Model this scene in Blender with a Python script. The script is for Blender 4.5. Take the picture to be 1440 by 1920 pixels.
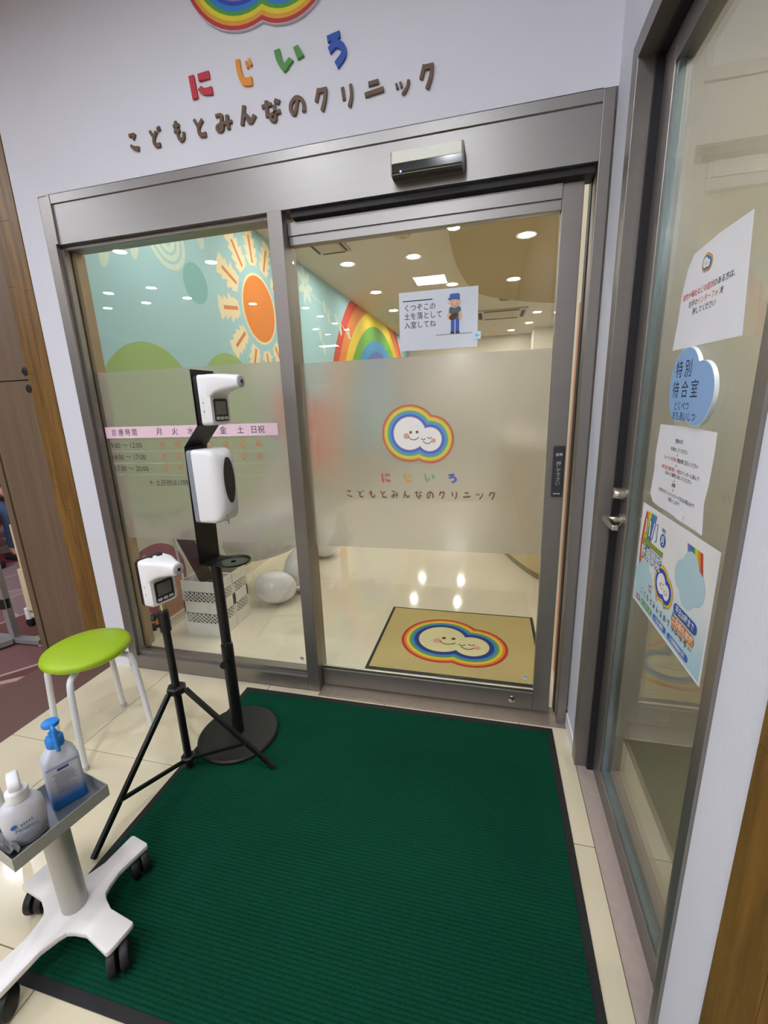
import bpy, bmesh, math, random
from mathutils import Matrix, Vector
random.seed(7)
for o in list(bpy.data.objects): bpy.data.objects.remove(o, do_unlink=True)
SC = bpy.context.scene
COL = SC.collection
PI = math.pi

# ------------------------------------------------------------------ camera
cam_d = bpy.data.cameras.new('camera'); cam = bpy.data.objects.new('camera', cam_d); COL.objects.link(cam)
RT = ((0.97127361, 0.23550795, -0.03411124), (0.02502044, -0.24361889, -0.96954825), (-0.23664646, 0.94084315, -0.24251311))
CP = (1.89002, -1.68021, 1.353)
Mc = Matrix.Identity(4)
for i in range(3):
    Mc[i][0] = RT[0][i]; Mc[i][1] = -RT[1][i]; Mc[i][2] = -RT[2][i]; Mc[i][3] = CP[i]
cam.matrix_world = Mc
cam_d.sensor_fit = 'HORIZONTAL'; cam_d.sensor_width = 36.0; cam_d.lens = 798.82 / 1440 * 36
cam_d.clip_start = 0.02
SC.camera = cam

# ------------------------------------------------------------------ world, exposure
w = bpy.data.worlds.new('world'); SC.world = w; w.use_nodes = True
w.node_tree.nodes['Background'].inputs[0].default_value = (0.9, 0.93, 1.0, 1)
w.node_tree.nodes['Background'].inputs[1].default_value = 0.25
SC.view_settings.view_transform = 'Standard'; SC.view_settings.look = 'None'
SC.view_settings.exposure = 0.85; SC.view_settings.gamma = 1.0; SC.view_settings.use_curve_mapping = False
SC.cycles.use_denoising = True
SC.cycles.max_bounces = 7; SC.cycles.diffuse_bounces = 3; SC.cycles.glossy_bounces = 3
SC.cycles.transmission_bounces = 5; SC.cycles.transparent_max_bounces = 16
SC.cycles.caustics_refractive = False; SC.cycles.caustics_reflective = False
SC.cycles.use_light_tree = False
SC.cycles.use_adaptive_sampling = True; SC.cycles.adaptive_threshold = 0.03
SC.cycles.sample_clamp_indirect = 6.0
MALL_S = 182.0     # mall downlight emission
MALL_P = 42.0      # mall square panels
ROOM_S = 84.0     # clinic downlights

# ------------------------------------------------------------------ materials
def lin(c):
    return tuple((v / 12.92 if v <= 0.04045 else ((v + 0.055) / 1.055) ** 2.4) for v in c)
def hexc(h):
    h = h.lstrip('#'); return lin(tuple(int(h[i:i + 2], 16) / 255 for i in (0, 2, 4)))
MATS = {}
def mat(name, col, rough=0.5, metal=0.0, var=0.05, scale=20.0, bump=0.0, bscale=None, stretch=None, coat=0.0, spec=0.5, trans=0.0, alpha=1.0, emit=0.0):
    if name in MATS: return MATS[name]
    m = bpy.data.materials.new(name); m.use_nodes = True; MATS[name] = m
    nt = m.node_tree; b = nt.nodes['Principled BSDF']
    c = hexc(col) if isinstance(col, str) else col
    b.inputs['Roughness'].default_value = rough; b.inputs['Metallic'].default_value = metal
    b.inputs['Specular IOR Level'].default_value = spec
    b.inputs['Coat Weight'].default_value = coat; b.inputs['Coat Roughness'].default_value = 0.08
    b.inputs['Transmission Weight'].default_value = trans; b.inputs['Alpha'].default_value = alpha
    if emit:
        b.inputs['Emission Color'].default_value = (*c, 1); b.inputs['Emission Strength'].default_value = emit
    tc = nt.nodes.new('ShaderNodeTexCoord'); mp = nt.nodes.new('ShaderNodeMapping')
    nt.links.new(tc.outputs['Object'], mp.inputs[0])
    if stretch: mp.inputs['Scale'].default_value = stretch
    nz = nt.nodes.new('ShaderNodeTexNoise'); nz.inputs['Scale'].default_value = scale; nz.inputs['Detail'].default_value = 4
    nt.links.new(mp.outputs[0], nz.inputs['Vector'])
    mx = nt.nodes.new('ShaderNodeMix'); mx.data_type = 'RGBA'
    mx.inputs[6].default_value = (*[max(0, v * (1 - var)) for v in c], 1); mx.inputs[7].default_value = (*[min(1, v * (1 + var)) for v in c], 1)
    nt.links.new(nz.outputs[0], mx.inputs[0]); nt.links.new(mx.outputs[2], b.inputs['Base Color'])
    if bump:
        bp = nt.nodes.new('ShaderNodeBump'); bp.inputs['Strength'].default_value = bump; bp.inputs['Distance'].default_value = 0.004
        n2 = nt.nodes.new('ShaderNodeTexNoise'); n2.inputs['Scale'].default_value = bscale or scale * 3; n2.inputs['Detail'].default_value = 3
        nt.links.new(mp.outputs[0], n2.inputs['Vector']); nt.links.new(n2.outputs[0], bp.inputs['Height']); nt.links.new(bp.outputs[0], b.inputs['Normal'])
    return m

def glass(name, tint, f0=0.045):
    m = bpy.data.materials.new(name); m.use_nodes = True; MATS[name] = m
    nt = m.node_tree; nt.nodes.clear()
    out = nt.nodes.new('ShaderNodeOutputMaterial'); mix = nt.nodes.new('ShaderNodeMixShader')
    tr = nt.nodes.new('ShaderNodeBsdfTransparent'); tr.inputs[0].default_value = (*tint, 1)
    gl = nt.nodes.new('ShaderNodeBsdfGlossy'); gl.inputs['Roughness'].default_value = 0.0
    lw = nt.nodes.new('ShaderNodeLayerWeight'); lw.inputs[0].default_value = 0.5
    pw = nt.nodes.new('ShaderNodeMath'); pw.operation = 'POWER'; pw.inputs[1].default_value = 5.0
    ma = nt.nodes.new('ShaderNodeMath'); ma.operation = 'MULTIPLY_ADD'; ma.inputs[1].default_value = 1 - f0; ma.inputs[2].default_value = f0
    nt.links.new(lw.outputs['Facing'], pw.inputs[0]); nt.links.new(pw.outputs[0], ma.inputs[0]); nt.links.new(ma.outputs[0], mix.inputs[0])
    nt.links.new(tr.outputs[0], mix.inputs[1]); nt.links.new(gl.outputs[0], mix.inputs[2]); nt.links.new(mix.outputs[0], out.inputs[0])
    return m

def frosted(name, col):
    m = bpy.data.materials.new(name); m.use_nodes = True; MATS[name] = m
    nt = m.node_tree; nt.nodes.clear()
    out = nt.nodes.new('ShaderNodeOutputMaterial')
    rf = nt.nodes.new('ShaderNodeBsdfRefraction'); rf.inputs['Color'].default_value = (*col, 1); rf.inputs['Roughness'].default_value = 0.3; rf.inputs['IOR'].default_value = 1.35
    tl = nt.nodes.new('ShaderNodeBsdfTranslucent'); tl.inputs[0].default_value = (*col, 1)
    df = nt.nodes.new('ShaderNodeBsdfDiffuse'); df.inputs[0].default_value = (*col, 1)
    gl = nt.nodes.new('ShaderNodeBsdfGlossy'); gl.inputs['Roughness'].default_value = 0.3
    nz = nt.nodes.new('ShaderNodeTexNoise'); nz.inputs['Scale'].default_value = 900.0
    mr = nt.nodes.new('ShaderNodeMapRange'); mr.inputs[3].default_value = 0.24; mr.inputs[4].default_value = 0.32
    nt.links.new(nz.outputs[0], mr.inputs[0])
    m1 = nt.nodes.new('ShaderNodeMixShader'); m1.inputs[0].default_value = 0.45
    nt.links.new(tl.outputs[0], m1.inputs[1]); nt.links.new(df.outputs[0], m1.inputs[2])
    m2 = nt.nodes.new('ShaderNodeMixShader'); nt.links.new(mr.outputs[0], m2.inputs[0])
    nt.links.new(rf.outputs[0], m2.inputs[1]); nt.links.new(m1.outputs[0], m2.inputs[2])
    m3 = nt.nodes.new('ShaderNodeMixShader'); m3.inputs[0].default_value = 0.03
    nt.links.new(m2.outputs[0], m3.inputs[1]); nt.links.new(gl.outputs[0], m3.inputs[2]); nt.links.new(m3.outputs[0], out.inputs[0])
    return m

def emitm(name, col, s):
    m = bpy.data.materials.new(name); m.use_nodes = True; MATS[name] = m
    nt = m.node_tree; nt.nodes.clear()
    out = nt.nodes.new('ShaderNodeOutputMaterial'); e = nt.nodes.new('ShaderNodeEmission')
    e.inputs[0].default_value = (*col, 1); e.inputs[1].default_value = s
    nt.links.new(e.outputs[0], out.inputs[0]); return m

def woodmat(name, c1, c2, scale=(9, 9, 1.2), rough=0.45):
    m = bpy.data.materials.new(name); m.use_nodes = True; MATS[name] = m
    nt = m.node_tree; b = nt.nodes['Principled BSDF']; b.inputs['Roughness'].default_value = rough
    tc = nt.nodes.new('ShaderNodeTexCoord'); mp = nt.nodes.new('ShaderNodeMapping'); mp.inputs['Scale'].default_value = scale
    nt.links.new(tc.outputs['Object'], mp.inputs[0])
    n1 = nt.nodes.new('ShaderNodeTexNoise'); n1.inputs['Scale'].default_value = 1.6; n1.inputs['Detail'].default_value = 5; n1.inputs['Distortion'].default_value = 0.6
    n2 = nt.nodes.new('ShaderNodeTexNoise'); n2.inputs['Scale'].default_value = 14; n2.inputs['Detail'].default_value = 6
    nt.links.new(mp.outputs[0], n1.inputs['Vector']); nt.links.new(mp.outputs[0], n2.inputs['Vector'])
    ad = nt.nodes.new('ShaderNodeMath'); ad.operation = 'MULTIPLY_ADD'; ad.inputs[1].default_value = 0.35
    nt.links.new(n2.outputs[0], ad.inputs[0]); nt.links.new(n1.outputs[0], ad.inputs[2])
    cr = nt.nodes.new('ShaderNodeValToRGB'); cr.color_ramp.elements[0].position = 0.45; cr.color_ramp.elements[1].position = 0.85
    cr.color_ramp.elements[0].color = (*hexc(c1), 1); cr.color_ramp.elements[1].color = (*hexc(c2), 1)
    nt.links.new(ad.outputs[0], cr.inputs[0]); nt.links.new(cr.outputs[0], b.inputs['Base Color'])
    return m

def carpetmat():
    m = bpy.data.materials.new('patterned_carpet'); m.use_nodes = True
    nt = m.node_tree; b = nt.nodes['Principled BSDF']; b.inputs['Roughness'].default_value = 0.95; b.inputs['Specular IOR Level'].default_value = 0.1
    tc = nt.nodes.new('ShaderNodeTexCoord'); v = nt.nodes.new('ShaderNodeTexVoronoi'); v.inputs['Scale'].default_value = 2.3
    nt.links.new(tc.outputs['Object'], v.inputs['Vector'])
    cr = nt.nodes.new('ShaderNodeValToRGB'); cr.color_ramp.interpolation = 'CONSTANT'
    els = [(0.0, '7a5a58'), (0.25, '8d7576'), (0.5, '8c4247'), (0.6, '6e4a45'), (0.8, '97807f')]
    cr.color_ramp.elements[0].color = (*hexc(els[0][1]), 1); cr.color_ramp.elements[1].position = els[1][0]; cr.color_ramp.elements[1].color = (*hexc(els[1][1]), 1)
    for p, c in els[2:]:
        e = cr.color_ramp.elements.new(p); e.color = (*hexc(c), 1)
    sp = nt.nodes.new('ShaderNodeSeparateColor'); nt.links.new(v.outputs['Color'], sp.inputs[0]); nt.links.new(sp.outputs[0], cr.inputs[0])
    v2 = nt.nodes.new('ShaderNodeTexVoronoi'); v2.feature = 'DISTANCE_TO_EDGE'; v2.inputs['Scale'].default_value = 2.3
    nt.links.new(tc.outputs['Object'], v2.inputs['Vector'])
    lt = nt.nodes.new('ShaderNodeMath'); lt.operation = 'LESS_THAN'; lt.inputs[1].default_value = 0.02; nt.links.new(v2.outputs['Distance'], lt.inputs[0])
    mx = nt.nodes.new('ShaderNodeMix'); mx.data_type = 'RGBA'; mx.inputs[7].default_value = (*hexc('b39c97'), 1)
    nt.links.new(lt.outputs[0], mx.inputs[0]); nt.links.new(cr.outputs[0], mx.inputs[6]); nt.links.new(mx.outputs[2], b.inputs['Base Color'])
    return m

WHITE = mat('white_wallpaper', 'dddfe9', 0.85, var=0.02, scale=6, bump=0.25, bscale=220)
CREAM = mat('cream_wall', 'e8e1d2', 0.8, var=0.02, scale=4)
METAL = mat('bronze_anodised_aluminium', '8f8a86', 0.42, 0.8, var=0.05, scale=3, stretch=(1, 1, 12))
METALH = mat('brushed_aluminium_header', '94918f', 0.42, 0.8, var=0.05, scale=3, stretch=(1, 12, 12))
DARKGAP = mat('gap_black', '17161a', 0.6)
BLACKM = mat('black_powder_coat', '0e0e0f', 0.42, var=0.1)
BLACKP = mat('black_plastic', '121213', 0.45)
CHROME = mat('satin_chrome', 'cfcac0', 0.2, 1.0)
WPLAST = mat('white_plastic', 'f0f0f3', 0.28, var=0.01)
GREYP = mat('grey_plastic', '8c929c', 0.4)
GLASS = glass('clear_pane', (0.97, 0.985, 0.975))
GLASSE = glass('door_pane', (0.95, 0.97, 0.955), 0.05)
FILM = frosted('frosted_film', (0.97, 0.955, 0.94))
TILEM = mat('cream_porcelain', 'e0d5b8', 0.22, var=0.05, scale=5, coat=0.25)
GROUT = mat('grey_grout', '8b8171', 0.8)
WOOD = woodmat('amber_wood', '5a4119', '86622a', scale=(14, 14, 1.3))
LAMI = woodmat('brown_laminate', '665444', '75624c', scale=(30, 30, 0.9))
LAMID = mat('dark_gap', '1c0f0d', 0.8)
PAPER = mat('white_paper', 'eeeef2', 0.75, var=0.02, scale=30)
INK = mat('black_ink', '2b2a30', 0.7); INKB = mat('brown_ink', '6b5346', 0.7)
RED = mat('red_ink', 'd24b40', 0.7); REDP = mat('red_paint', 'bd3340', 0.6)

# ------------------------------------------------------------------ mesh helpers
class MB:
    def __init__(s): s.bm = bmesh.new()
    def verts(s, cs): return [s.bm.verts.new(c) for c in cs]
    def box(s, x0, x1, y0, y1, z0, z1):
        v = s.verts([(x0, y0, z0), (x1, y0, z0), (x1, y1, z0), (x0, y1, z0), (x0, y0, z1), (x1, y0, z1), (x1, y1, z1), (x0, y1, z1)])
        for f in ((0, 3, 2, 1), (4, 5, 6, 7), (0, 1, 5, 4), (1, 2, 6, 5), (2, 3, 7, 6), (3, 0, 4, 7)): s.bm.faces.new([v[i] for i in f])
        return s
    def loft(s, rings, cap0=True, cap1=True, closed=True):
        vs = [s.verts(r) for r in rings]; n = len(rings[0])
        for a, b in zip(vs, vs[1:]):
            for i in range(n if closed else n - 1):
                j = (i + 1) % n; s.bm.faces.new((a[i], a[j], b[j], b[i]))
        if cap0: s.bm.faces.new(list(reversed(vs[0])))
        if cap1: s.bm.faces.new(vs[-1])
        return s
    def tube(s, pts, r, n=10, r1=None, caps=True):
        pts = [Vector(p) for p in pts]; rings = []
        up = None
        for i, p in enumerate(pts):
            d = (pts[min(i + 1, len(pts) - 1)] - pts[max(i - 1, 0)]).normalized()
            if up is None:
                up = Vector((0, 0, 1)) if abs(d.z) < 0.9 else Vector((1, 0, 0))
            u = d.cross(up).normalized(); v = u.cross(d).normalized(); up = v
            rr = r if r1 is None else r + (r1 - r) * i / (len(pts) - 1)
            rings.append([p + u * (rr * math.cos(2 * PI * k / n)) + v * (rr * math.sin(2 * PI * k / n)) for k in range(n)])
        return s.loft(rings, caps, caps)
    def bar(s, p0, p1, w, h, up=(0, 0, 1)):
        p0 = Vector(p0); p1 = Vector(p1); d = (p1 - p0).normalized(); u = d.cross(Vector(up)).normalized() * (w / 2); v = u.cross(d).normalized() * (h / 2)
        return s.loft([[p + a * u + b * v for a, b in ((-1, -1), (1, -1), (1, 1), (-1, 1))] for p in (p0, p1)])
    def lathe(s, prof, n=28, c=(0, 0, 0)):
        return s.loft([[(c[0] + r * math.cos(2 * PI * k / n), c[1] + r * math.sin(2 * PI * k / n), c[2] + z) for k in range(n)] for r, z in prof])
    def prism(s, poly, axis, a0, a1):
        f = {'x': lambda u, v, a: (a, u, v), 'y': lambda u, v, a: (u, a, v), 'z': lambda u, v, a: (u, v, a)}[axis]
        return s.loft([[f(u, v, a) for u, v in poly] for a in (a0, a1)])
    def poly(s, pts, z=0.0):
        s.bm.faces.new(s.verts([(p[0], p[1], z) for p in pts])); return s
    def bevel(s, w, seg=2, ang=30):
        s.bm.normal_update()
        bmesh.ops.recalc_face_normals(s.bm, faces=s.bm.faces)
        es = [e for e in s.bm.edges if len(e.link_faces) == 2 and e.calc_face_angle(0) > math.radians(ang)]
        bmesh.ops.bevel(s.bm, geom=es, offset=w, segments=seg, affect='EDGES', clamp_overlap=True, profile=0.5); return s
    def out(s, name, m, parent=None, smooth=35, recalc=True, M=None):
        if recalc: bmesh.ops.recalc_face_normals(s.bm, faces=s.bm.faces)
        me = bpy.data.meshes.new(name); s.bm.to_mesh(me); s.bm.free()
        me.materials.append(m)
        if smooth:
            for p in me.polygons: p.use_smooth = True
            me.set_sharp_from_angle(angle=math.radians(smooth))
        o = bpy.data.objects.new(name, me); COL.objects.link(o)
        if parent: o.parent = parent
        if M is not None: o.matrix_local = M
        return o

def tag(o, label=None, cat=None, group=None, kind=None):
    if label: o['label'] = label
    if cat: o['category'] = cat
    if group: o['group'] = group
    if kind: o['kind'] = kind
    return o
def struct(o, label=None, cat=None): return tag(o, label, cat, None, 'structure')
def thing(name, label, cat, loc=(0, 0, 0), rz=0, group=None, M=None):
    o = bpy.data.objects.new(name, None); o.empty_display_size = 0.05; COL.objects.link(o)
    if M is not None: o.matrix_world = M
    else: o.location = loc; o.rotation_euler = (0, 0, rz)
    return tag(o, label, cat, group)
def copy_tree(o, parent=None):
    c = o.copy(); COL.objects.link(c)
    if parent: c.parent = parent
    for ch in o.children: copy_tree(ch, c)
    return c
def box(name, m, parent, x0, x1, y0, y1, z0, z1, bev=0.0, seg=2):
    b = MB().box(x0, x1, y0, y1, z0, z1)
    if bev: b.bevel(bev, seg)
    return b.out(name, m, parent, smooth=0 if bev < 0.0045 else 35)
def plane(O, U, V):
    U = Vector(U).normalized(); V = Vector(V).normalized(); N = U.cross(V)
    M = Matrix.Identity(4)
    for i in range(3): M[i][0] = U[i]; M[i][1] = V[i]; M[i][2] = N[i]; M[i][3] = O[i]
    return M
def FRONT(x, y, z): return plane((x, y, z), (1, 0, 0), (0, 0, 1))        # faces -y
def SIDE(x, y, z): return plane((x, y, z), (0, -1, 0), (0, 0, 1))        # faces -x
def MURAL(x, y, z): return plane((x, y, z), (0, 1, 0), (0, 0, 1))        # faces +x
def FLAT(x, y, z): return Matrix.Translation((x, y, z))

def circ(cx, cy, r, n=40, ry=None, rot=0):
    ry = ry or r; out = []
    for k in range(n):
        a = 2 * PI * k / n; x = r * math.cos(a); y = ry * math.sin(a)
        out.append((cx + x * math.cos(rot) - y * math.sin(rot), cy + x * math.sin(rot) + y * math.cos(rot)))
    return out
def rect(x0, y0, x1, y1): return [(x0, y0), (x1, y0), (x1, y1), (x0, y1)]
def rrect(x0, y0, x1, y1, r, n=5):
    out = []
    for cx, cy, a0 in ((x1 - r, y1 - r, 0), (x0 + r, y1 - r, 90), (x0 + r, y0 + r, 180), (x1 - r, y0 + r, 270)):
        for k in range(n + 1):
            a = math.radians(a0 + 90 * k / n); out.append((cx + r * math.cos(a), cy + r * math.sin(a)))
    return out
def stroke_poly(pts, w, w1=None):
    w1 = w if w1 is None else w1
    n = len(pts); L = []; Rr = []
    for i in range(n):
        a = Vector(pts[max(i - 1, 0)]); b = Vector(pts[min(i + 1, n - 1)]); d = (b - a)
        d = d.normalized() if d.length > 1e-9 else Vector((1, 0)); nn = Vector((-d.y, d.x)); ww = (w + (w1 - w) * i / max(1, n - 1)) / 2
        p = Vector(pts[i]); L.append(tuple(p + nn * ww)); Rr.append(tuple(p - nn * ww))
    return [[L[i], Rr[i], Rr[i + 1], L[i + 1]] for i in range(n - 1)]
def smooth_path(pts, k=4):
    if len(pts) < 3: return pts
    out = []
    P = [pts[0]] + list(pts) + [pts[-1]]
    for i in range(1, len(P) - 2):
        p0, p1, p2, p3 = P[i - 1], P[i], P[i + 1], P[i + 2]
        for j in range(k):
            t = j / k
            out.append(tuple(0.5 * ((2 * p1[c]) + (-p0[c] + p2[c]) * t + (2 * p0[c] - 5 * p1[c] + 4 * p2[c] - p3[c]) * t * t + (-p0[c] + 3 * p1[c] - 3 * p2[c] + p3[c]) * t ** 3) for c in range(len(p1))))
    out.append(pts[-1]); return out
def arc(cx, cy, r, a0, a1, n=12): return [(cx + r * math.cos(math.radians(a0 + (a1 - a0) * i / n)), cy + r * math.sin(math.radians(a0 + (a1 - a0) * i / n))) for i in range(n + 1)]

def prn(name, polys, m, parent, M=None, z=0.0, label=None):
    """flat print: polygons in the local x,y plane"""
    b = MB()
    for i_, p in enumerate(polys):
        try: b.poly(p, z + i_ * 1.2e-5)
        except ValueError: pass
    o = b.out(name, m, parent, smooth=0, recalc=False, M=M)
    if label: o['label'] = label
    return o
def txt(name, s, size, x, y, m, parent, M=None, z=0.0004, align='LEFT', bold=0.0, sx=1.0, space=1.0, line=1.0, rot=0.0, label=None):
    c = bpy.data.curves.new('tmp', 'FONT'); c.body = s; c.size = size; c.align_x = align; c.align_y = 'CENTER'
    c.offset = bold * size; c.space_character = space; c.space_line = line; c.resolution_u = 2
    t = bpy.data.objects.new('tmp', c); COL.objects.link(t)
    me = bpy.data.meshes.new_from_object(t.evaluated_get(bpy.context.evaluated_depsgraph_get()))
    bpy.data.objects.remove(t, do_unlink=True); bpy.data.curves.remove(c)
    me.transform(Matrix.Translation((x, y, z)) @ Matrix.Rotation(rot, 4, 'Z') @ Matrix.Diagonal((sx, 1, 1, 1)))
    me.materials.clear(); me.materials.append(m); me.name = name
    o = bpy.data.objects.new(name, me); COL.objects.link(o)
    if parent: o.parent = parent
    if M is not None: o.matrix_local = M
    if label: o['label'] = label
    return o

# hand-cut letters: strokes in a unit box (x right, y up)
GLY = {
 'に': [([(.14, 1), (.22, 0)], .24, .26), ([(.46, .84), (.98, .86)], .30, .32), ([(.48, .40), (.62, .24), (.82, .18), (1.04, .18)], .22, .34)],
 'じ': [([(.12, 1), (.14, .65), (.24, .35), (.42, .16), (.86, .13)], .24, .30), ([(.60, .86), (.68, .62)], .12, .12), ([(.78, .92), (.88, .68)], .13, .15)],
 'い': [([(.10, 1), (.15, .66), (.24, .4), (.42, .10)], .22, .22), ([(.30, .16), (.64, .50)], .20, .22), ([(.84, .94), (1.02, .46)], .20, .28)],
 'ろ': [([(.06, .86), (.66, .93)], .2, .2), ([(.58, .93), (.16, .52)], .2, .2), ([(.12, .5), (.45, .66), (.76, .52), (.78, .28), (.42, .02)], .22, .26)],
 'こ': [([(.08, .90), (.62, .90)], .17, .17), ([(.62, .96), (.44, .62)], .24, .06), ([(.12, .36), (.45, .2), (.86, .12)], .18, .26)],
 'ど': [([(.10, .92), (.38, .52)], .17, .17), ([(.66, .84), (.38, .52), (.36, .26), (.5, .12), (.86, .12)], .18, .22), ([(.76, 1.02), (.82, .82)], .1, .1), ([(.92, 1.06), (.98, .84)], .1, .1)],
 'も': [([(.30, 1), (.36, .5), (.44, .2), (.62, .06), (.84, .14), (.92, .42)], .2, .2), ([(.08, .78), (.62, .78)], .16, .16), ([(.12, .52), (.62, .52)], .15, .15)],
 'と': [([(.10, .98), (.38, .56)], .18, .18), ([(.78, .9), (.42, .56), (.40, .26), (.54, .12), (.96, .12)], .18, .24)],
 'み': [([(.06, .92), (.42, .90), (.34, .5), (.24, .2)], .17, .16), ([(.4, .46), (.12, .38), (.08, .18), (.28, .08), (.42, .2), (.42, .5)], .15, .15), ([(.3, .44), (1.0, .46)], .17, .17), ([(.74, .84), (.76, .1)], .18, .18)],
 'ん': [([(.34, 1), (.12, .04)], .2, .2), ([(.16, .28), (.36, .5), (.52, .4), (.56, .18), (.72, .14), (.96, .42)], .18, .22)],
 'な': [([(.02, .76), (.56, .80)], .17, .17), ([(.28, 1), (.28, .24)], .18, .18), ([(.74, .92), (1.0, .8)], .2, .2), ([(.7, .72), (.72, .06), (.5, .08), (.46, .26), (.66, .34), (1.02, .40)], .16, .17)],
 'の': [([(.56, .80), (.34, .08), (.12, .28), (.16, .66), (.48, .92), (.82, .74), (.92, .4), (.88, .1)], .18, .22)],
 'ク': [([(.34, 1), (.12, .46)], .22, .2), ([(.3, .90), (.86, .90)], .2, .2), ([(.78, .96), (.70, .5), (.48, .02)], .2, .22)],
 'リ': [([(.18, .92), (.26, .36)], .2, .2), ([(.74, .98), (.78, .46), (.60, .02)], .18, .22)],
 'ニ': [([(.22, .82), (.74, .86)], .24, .24), ([(.02, .28), (.98, .40)], .24, .26)],
 'ッ': [([(.10, .78), (.18, .46)], .15, .14), ([(.36, .82), (.46, .50)], .15, .15), ([(.90, .84), (.80, .42), (.50, .06)], .16, .2)],
}
def glyph(ch, x, y, wd, ht, wscale=1.0):
    polys = []
    for pts, a, b in GLY[ch]:
        pp = smooth_path(pts, 5)
        for q in stroke_poly(pp, a * wscale, b * wscale): polys.append([(x + u * wd, y + v * ht) for u, v in q])
    return polys
def clean_quads(polys):
    out = []
    for p in polys:
        q = []
        for v in p:
            if not q or (Vector(v) - Vector(q[-1])).length > 1e-7: q.append(v)
        if len(q) >= 3: out.append(q)
    return out
def solid_strokes(name, ch, x, z, wd, ht, depth, m, parent=None, M=None):
    """cut-out letter standing off the wall: every stroke an extruded band (local x, y plane, z out)"""
    b = MB()
    for si_, (pts, a, c) in enumerate(GLY[ch]):
        depth += 0.0004 * (si_ > 0)
        pp = smooth_path(pts, 5); n = len(pp); L = []; Rr = []
        for i in range(n):
            p0 = Vector(pp[max(i - 1, 0)]); p1 = Vector(pp[min(i + 1, n - 1)]); d = (p1 - p0).normalized(); nn = Vector((-d.y, d.x))
            ww = (a + (c - a) * i / (n - 1)) / 2; p = Vector(pp[i]); L.append(p + nn * ww); Rr.append(p - nn * ww)
        rings = [[(x + q.x * wd, z + q.y * ht, zz) for q, zz in ((L[i], 0), (Rr[i], 0), (Rr[i], depth), (L[i], depth))] for i in range(n)]
        b.loft(rings)
    return b.out(name, m, parent, smooth=25, M=M)

# two-circle cloud outline. unit: big white circle r=143, small centre (180,-53) r=103
def cloud_outline(d, s, cx=0, cy=0, sy=None, n=30):
    sy = sy or s
    r1 = 143 + d; r2 = 103 + d; dx, dy = 180.0, -53.0; D = math.hypot(dx, dy); base = math.atan2(dy, dx)
    a1 = math.acos((D * D + r1 * r1 - r2 * r2) / (2 * D * r1)); a2 = math.acos((D * D + r2 * r2 - r1 * r1) / (2 * D * r2))
    out = []
    for k in range(n + 1):
        a = base + a1 + (2 * PI - 2 * a1) * k / n; out.append((r1 * math.cos(a), r1 * math.sin(a)))
    for k in range(1, n):
        a = base + PI + a2 + (2 * PI - 2 * a2) * k / n; out.append((dx + r2 * math.cos(a), dy + r2 * math.sin(a)))
    return [(cx + u * s, cy + v * sy) for u, v in out]
RB = {'r': mat('rainbow_red', 'c9473a', .6), 'o': mat('rainbow_orange', 'e39a2f', .6), 'y': mat('rainbow_yellow', 'e6d23a', .6), 'g': mat('rainbow_green', '4f9a48', .6),
      'b': mat('rainbow_blue', '2f7fd0', .6), 'd': mat('rainbow_indigo', '2b49b8', .6), 'v': mat('rainbow_violet', '8a6fb5', .6), 'w': mat('cloud_white', 'f2f1ec', .6), 'p': mat('cheek_pink', 'eba3a8', .6), 'f': mat('face_brown', '6a4a3c', .6)}
def cloud_logo(parent, M, s, cx, cy, z, dz=0.00025, sy=None, bands=None, cols=RB, sep='logo_band'):
    sy = sy or s
    bands = bands or [(107, 'r'), (92, 'o'), (82, 'y'), (57, 'g'), (46, 'b'), (24, 'd'), (8, 'v'), (0, 'w')]
    for i, (d, c) in enumerate(bands): prn(sep, [cloud_outline(d, s, cx, cy, sy)], cols[c], parent, M, z + i * dz)
    zz = z + len(bands) * dz
    t = lambda P: [[(cx + u * s, cy + v * sy) for u, v in q] for q in P]
    prn('logo_cheek', t([circ(-28, -22, 26, 20), circ(212, -65, 20, 20)]), cols['p'], parent, M, zz)
    face = [circ(10, 10, 13, 16), circ(68, 12, 13, 16)]
    face += stroke_poly(arc(37, 0, 55, 205, 325), 7) + stroke_poly(arc(123, -38, 18, 190, 350, 8), 7) + stroke_poly(arc(178, -28, 18, 190, 350, 8), 7) + stroke_poly(arc(158, -48, 42, 205, 325), 7)
    prn('logo_face', t(face), cols['f'], parent, M, zz + dz)

LINE1 = 'にじいろ'; LINE2 = 'こどもとみんなのクリニック'

# ================================================================== STRUCTURE
MZ = 3.0            # mall ceiling
CZ = 2.83           # clinic ceiling
XR = 2.24           # plane of the right-hand wall
# floors -----------------------------------------------------------
fl = struct(box('floor', GROUT, None, -0.125, XR + 0.09, -11.6, 0.10, -0.05, -0.004), 'cream porcelain tile floor in front of the sliding door', 'floor')
xs = [-0.125, 0.245, 0.845, 1.445, 2.045, XR]; ys = [0.0] + [-0.535 - 0.6 * k for k in range(7)]
for a, b in zip(xs, xs[1:]):
    for c, d in zip(ys[1:], ys):
        g = 0.0014
        t = MB().box(a + (0 if a < 0 else g), b - g, c + g, d - (g if d < 0 else 0), -0.004, 0.0).bevel(0.0008, 1)
        t.out('tile', TILEM, fl, smooth=0)
flr = struct(box('floor_carpet', carpetmat(), None, -6.5, -0.52, -11.6, 5.0, -0.05, 0.0), 'patterned mauve and red carpet left of the cabinet', 'carpet')
struct(box('floor_brown', mat('brown_sheet', '6d5049', 0.6, var=.05), None, -0.52, -0.125, -11.6, 0.0, -0.05, 0.0), 'plain brown floor strip between carpet and cream tiles', 'floor')
VINYL = mat('beige_vinyl', 'ded5c0', 0.08, var=0.07, scale=9, stretch=(1, 8, 1), coat=0.0, spec=0.35)
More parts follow.
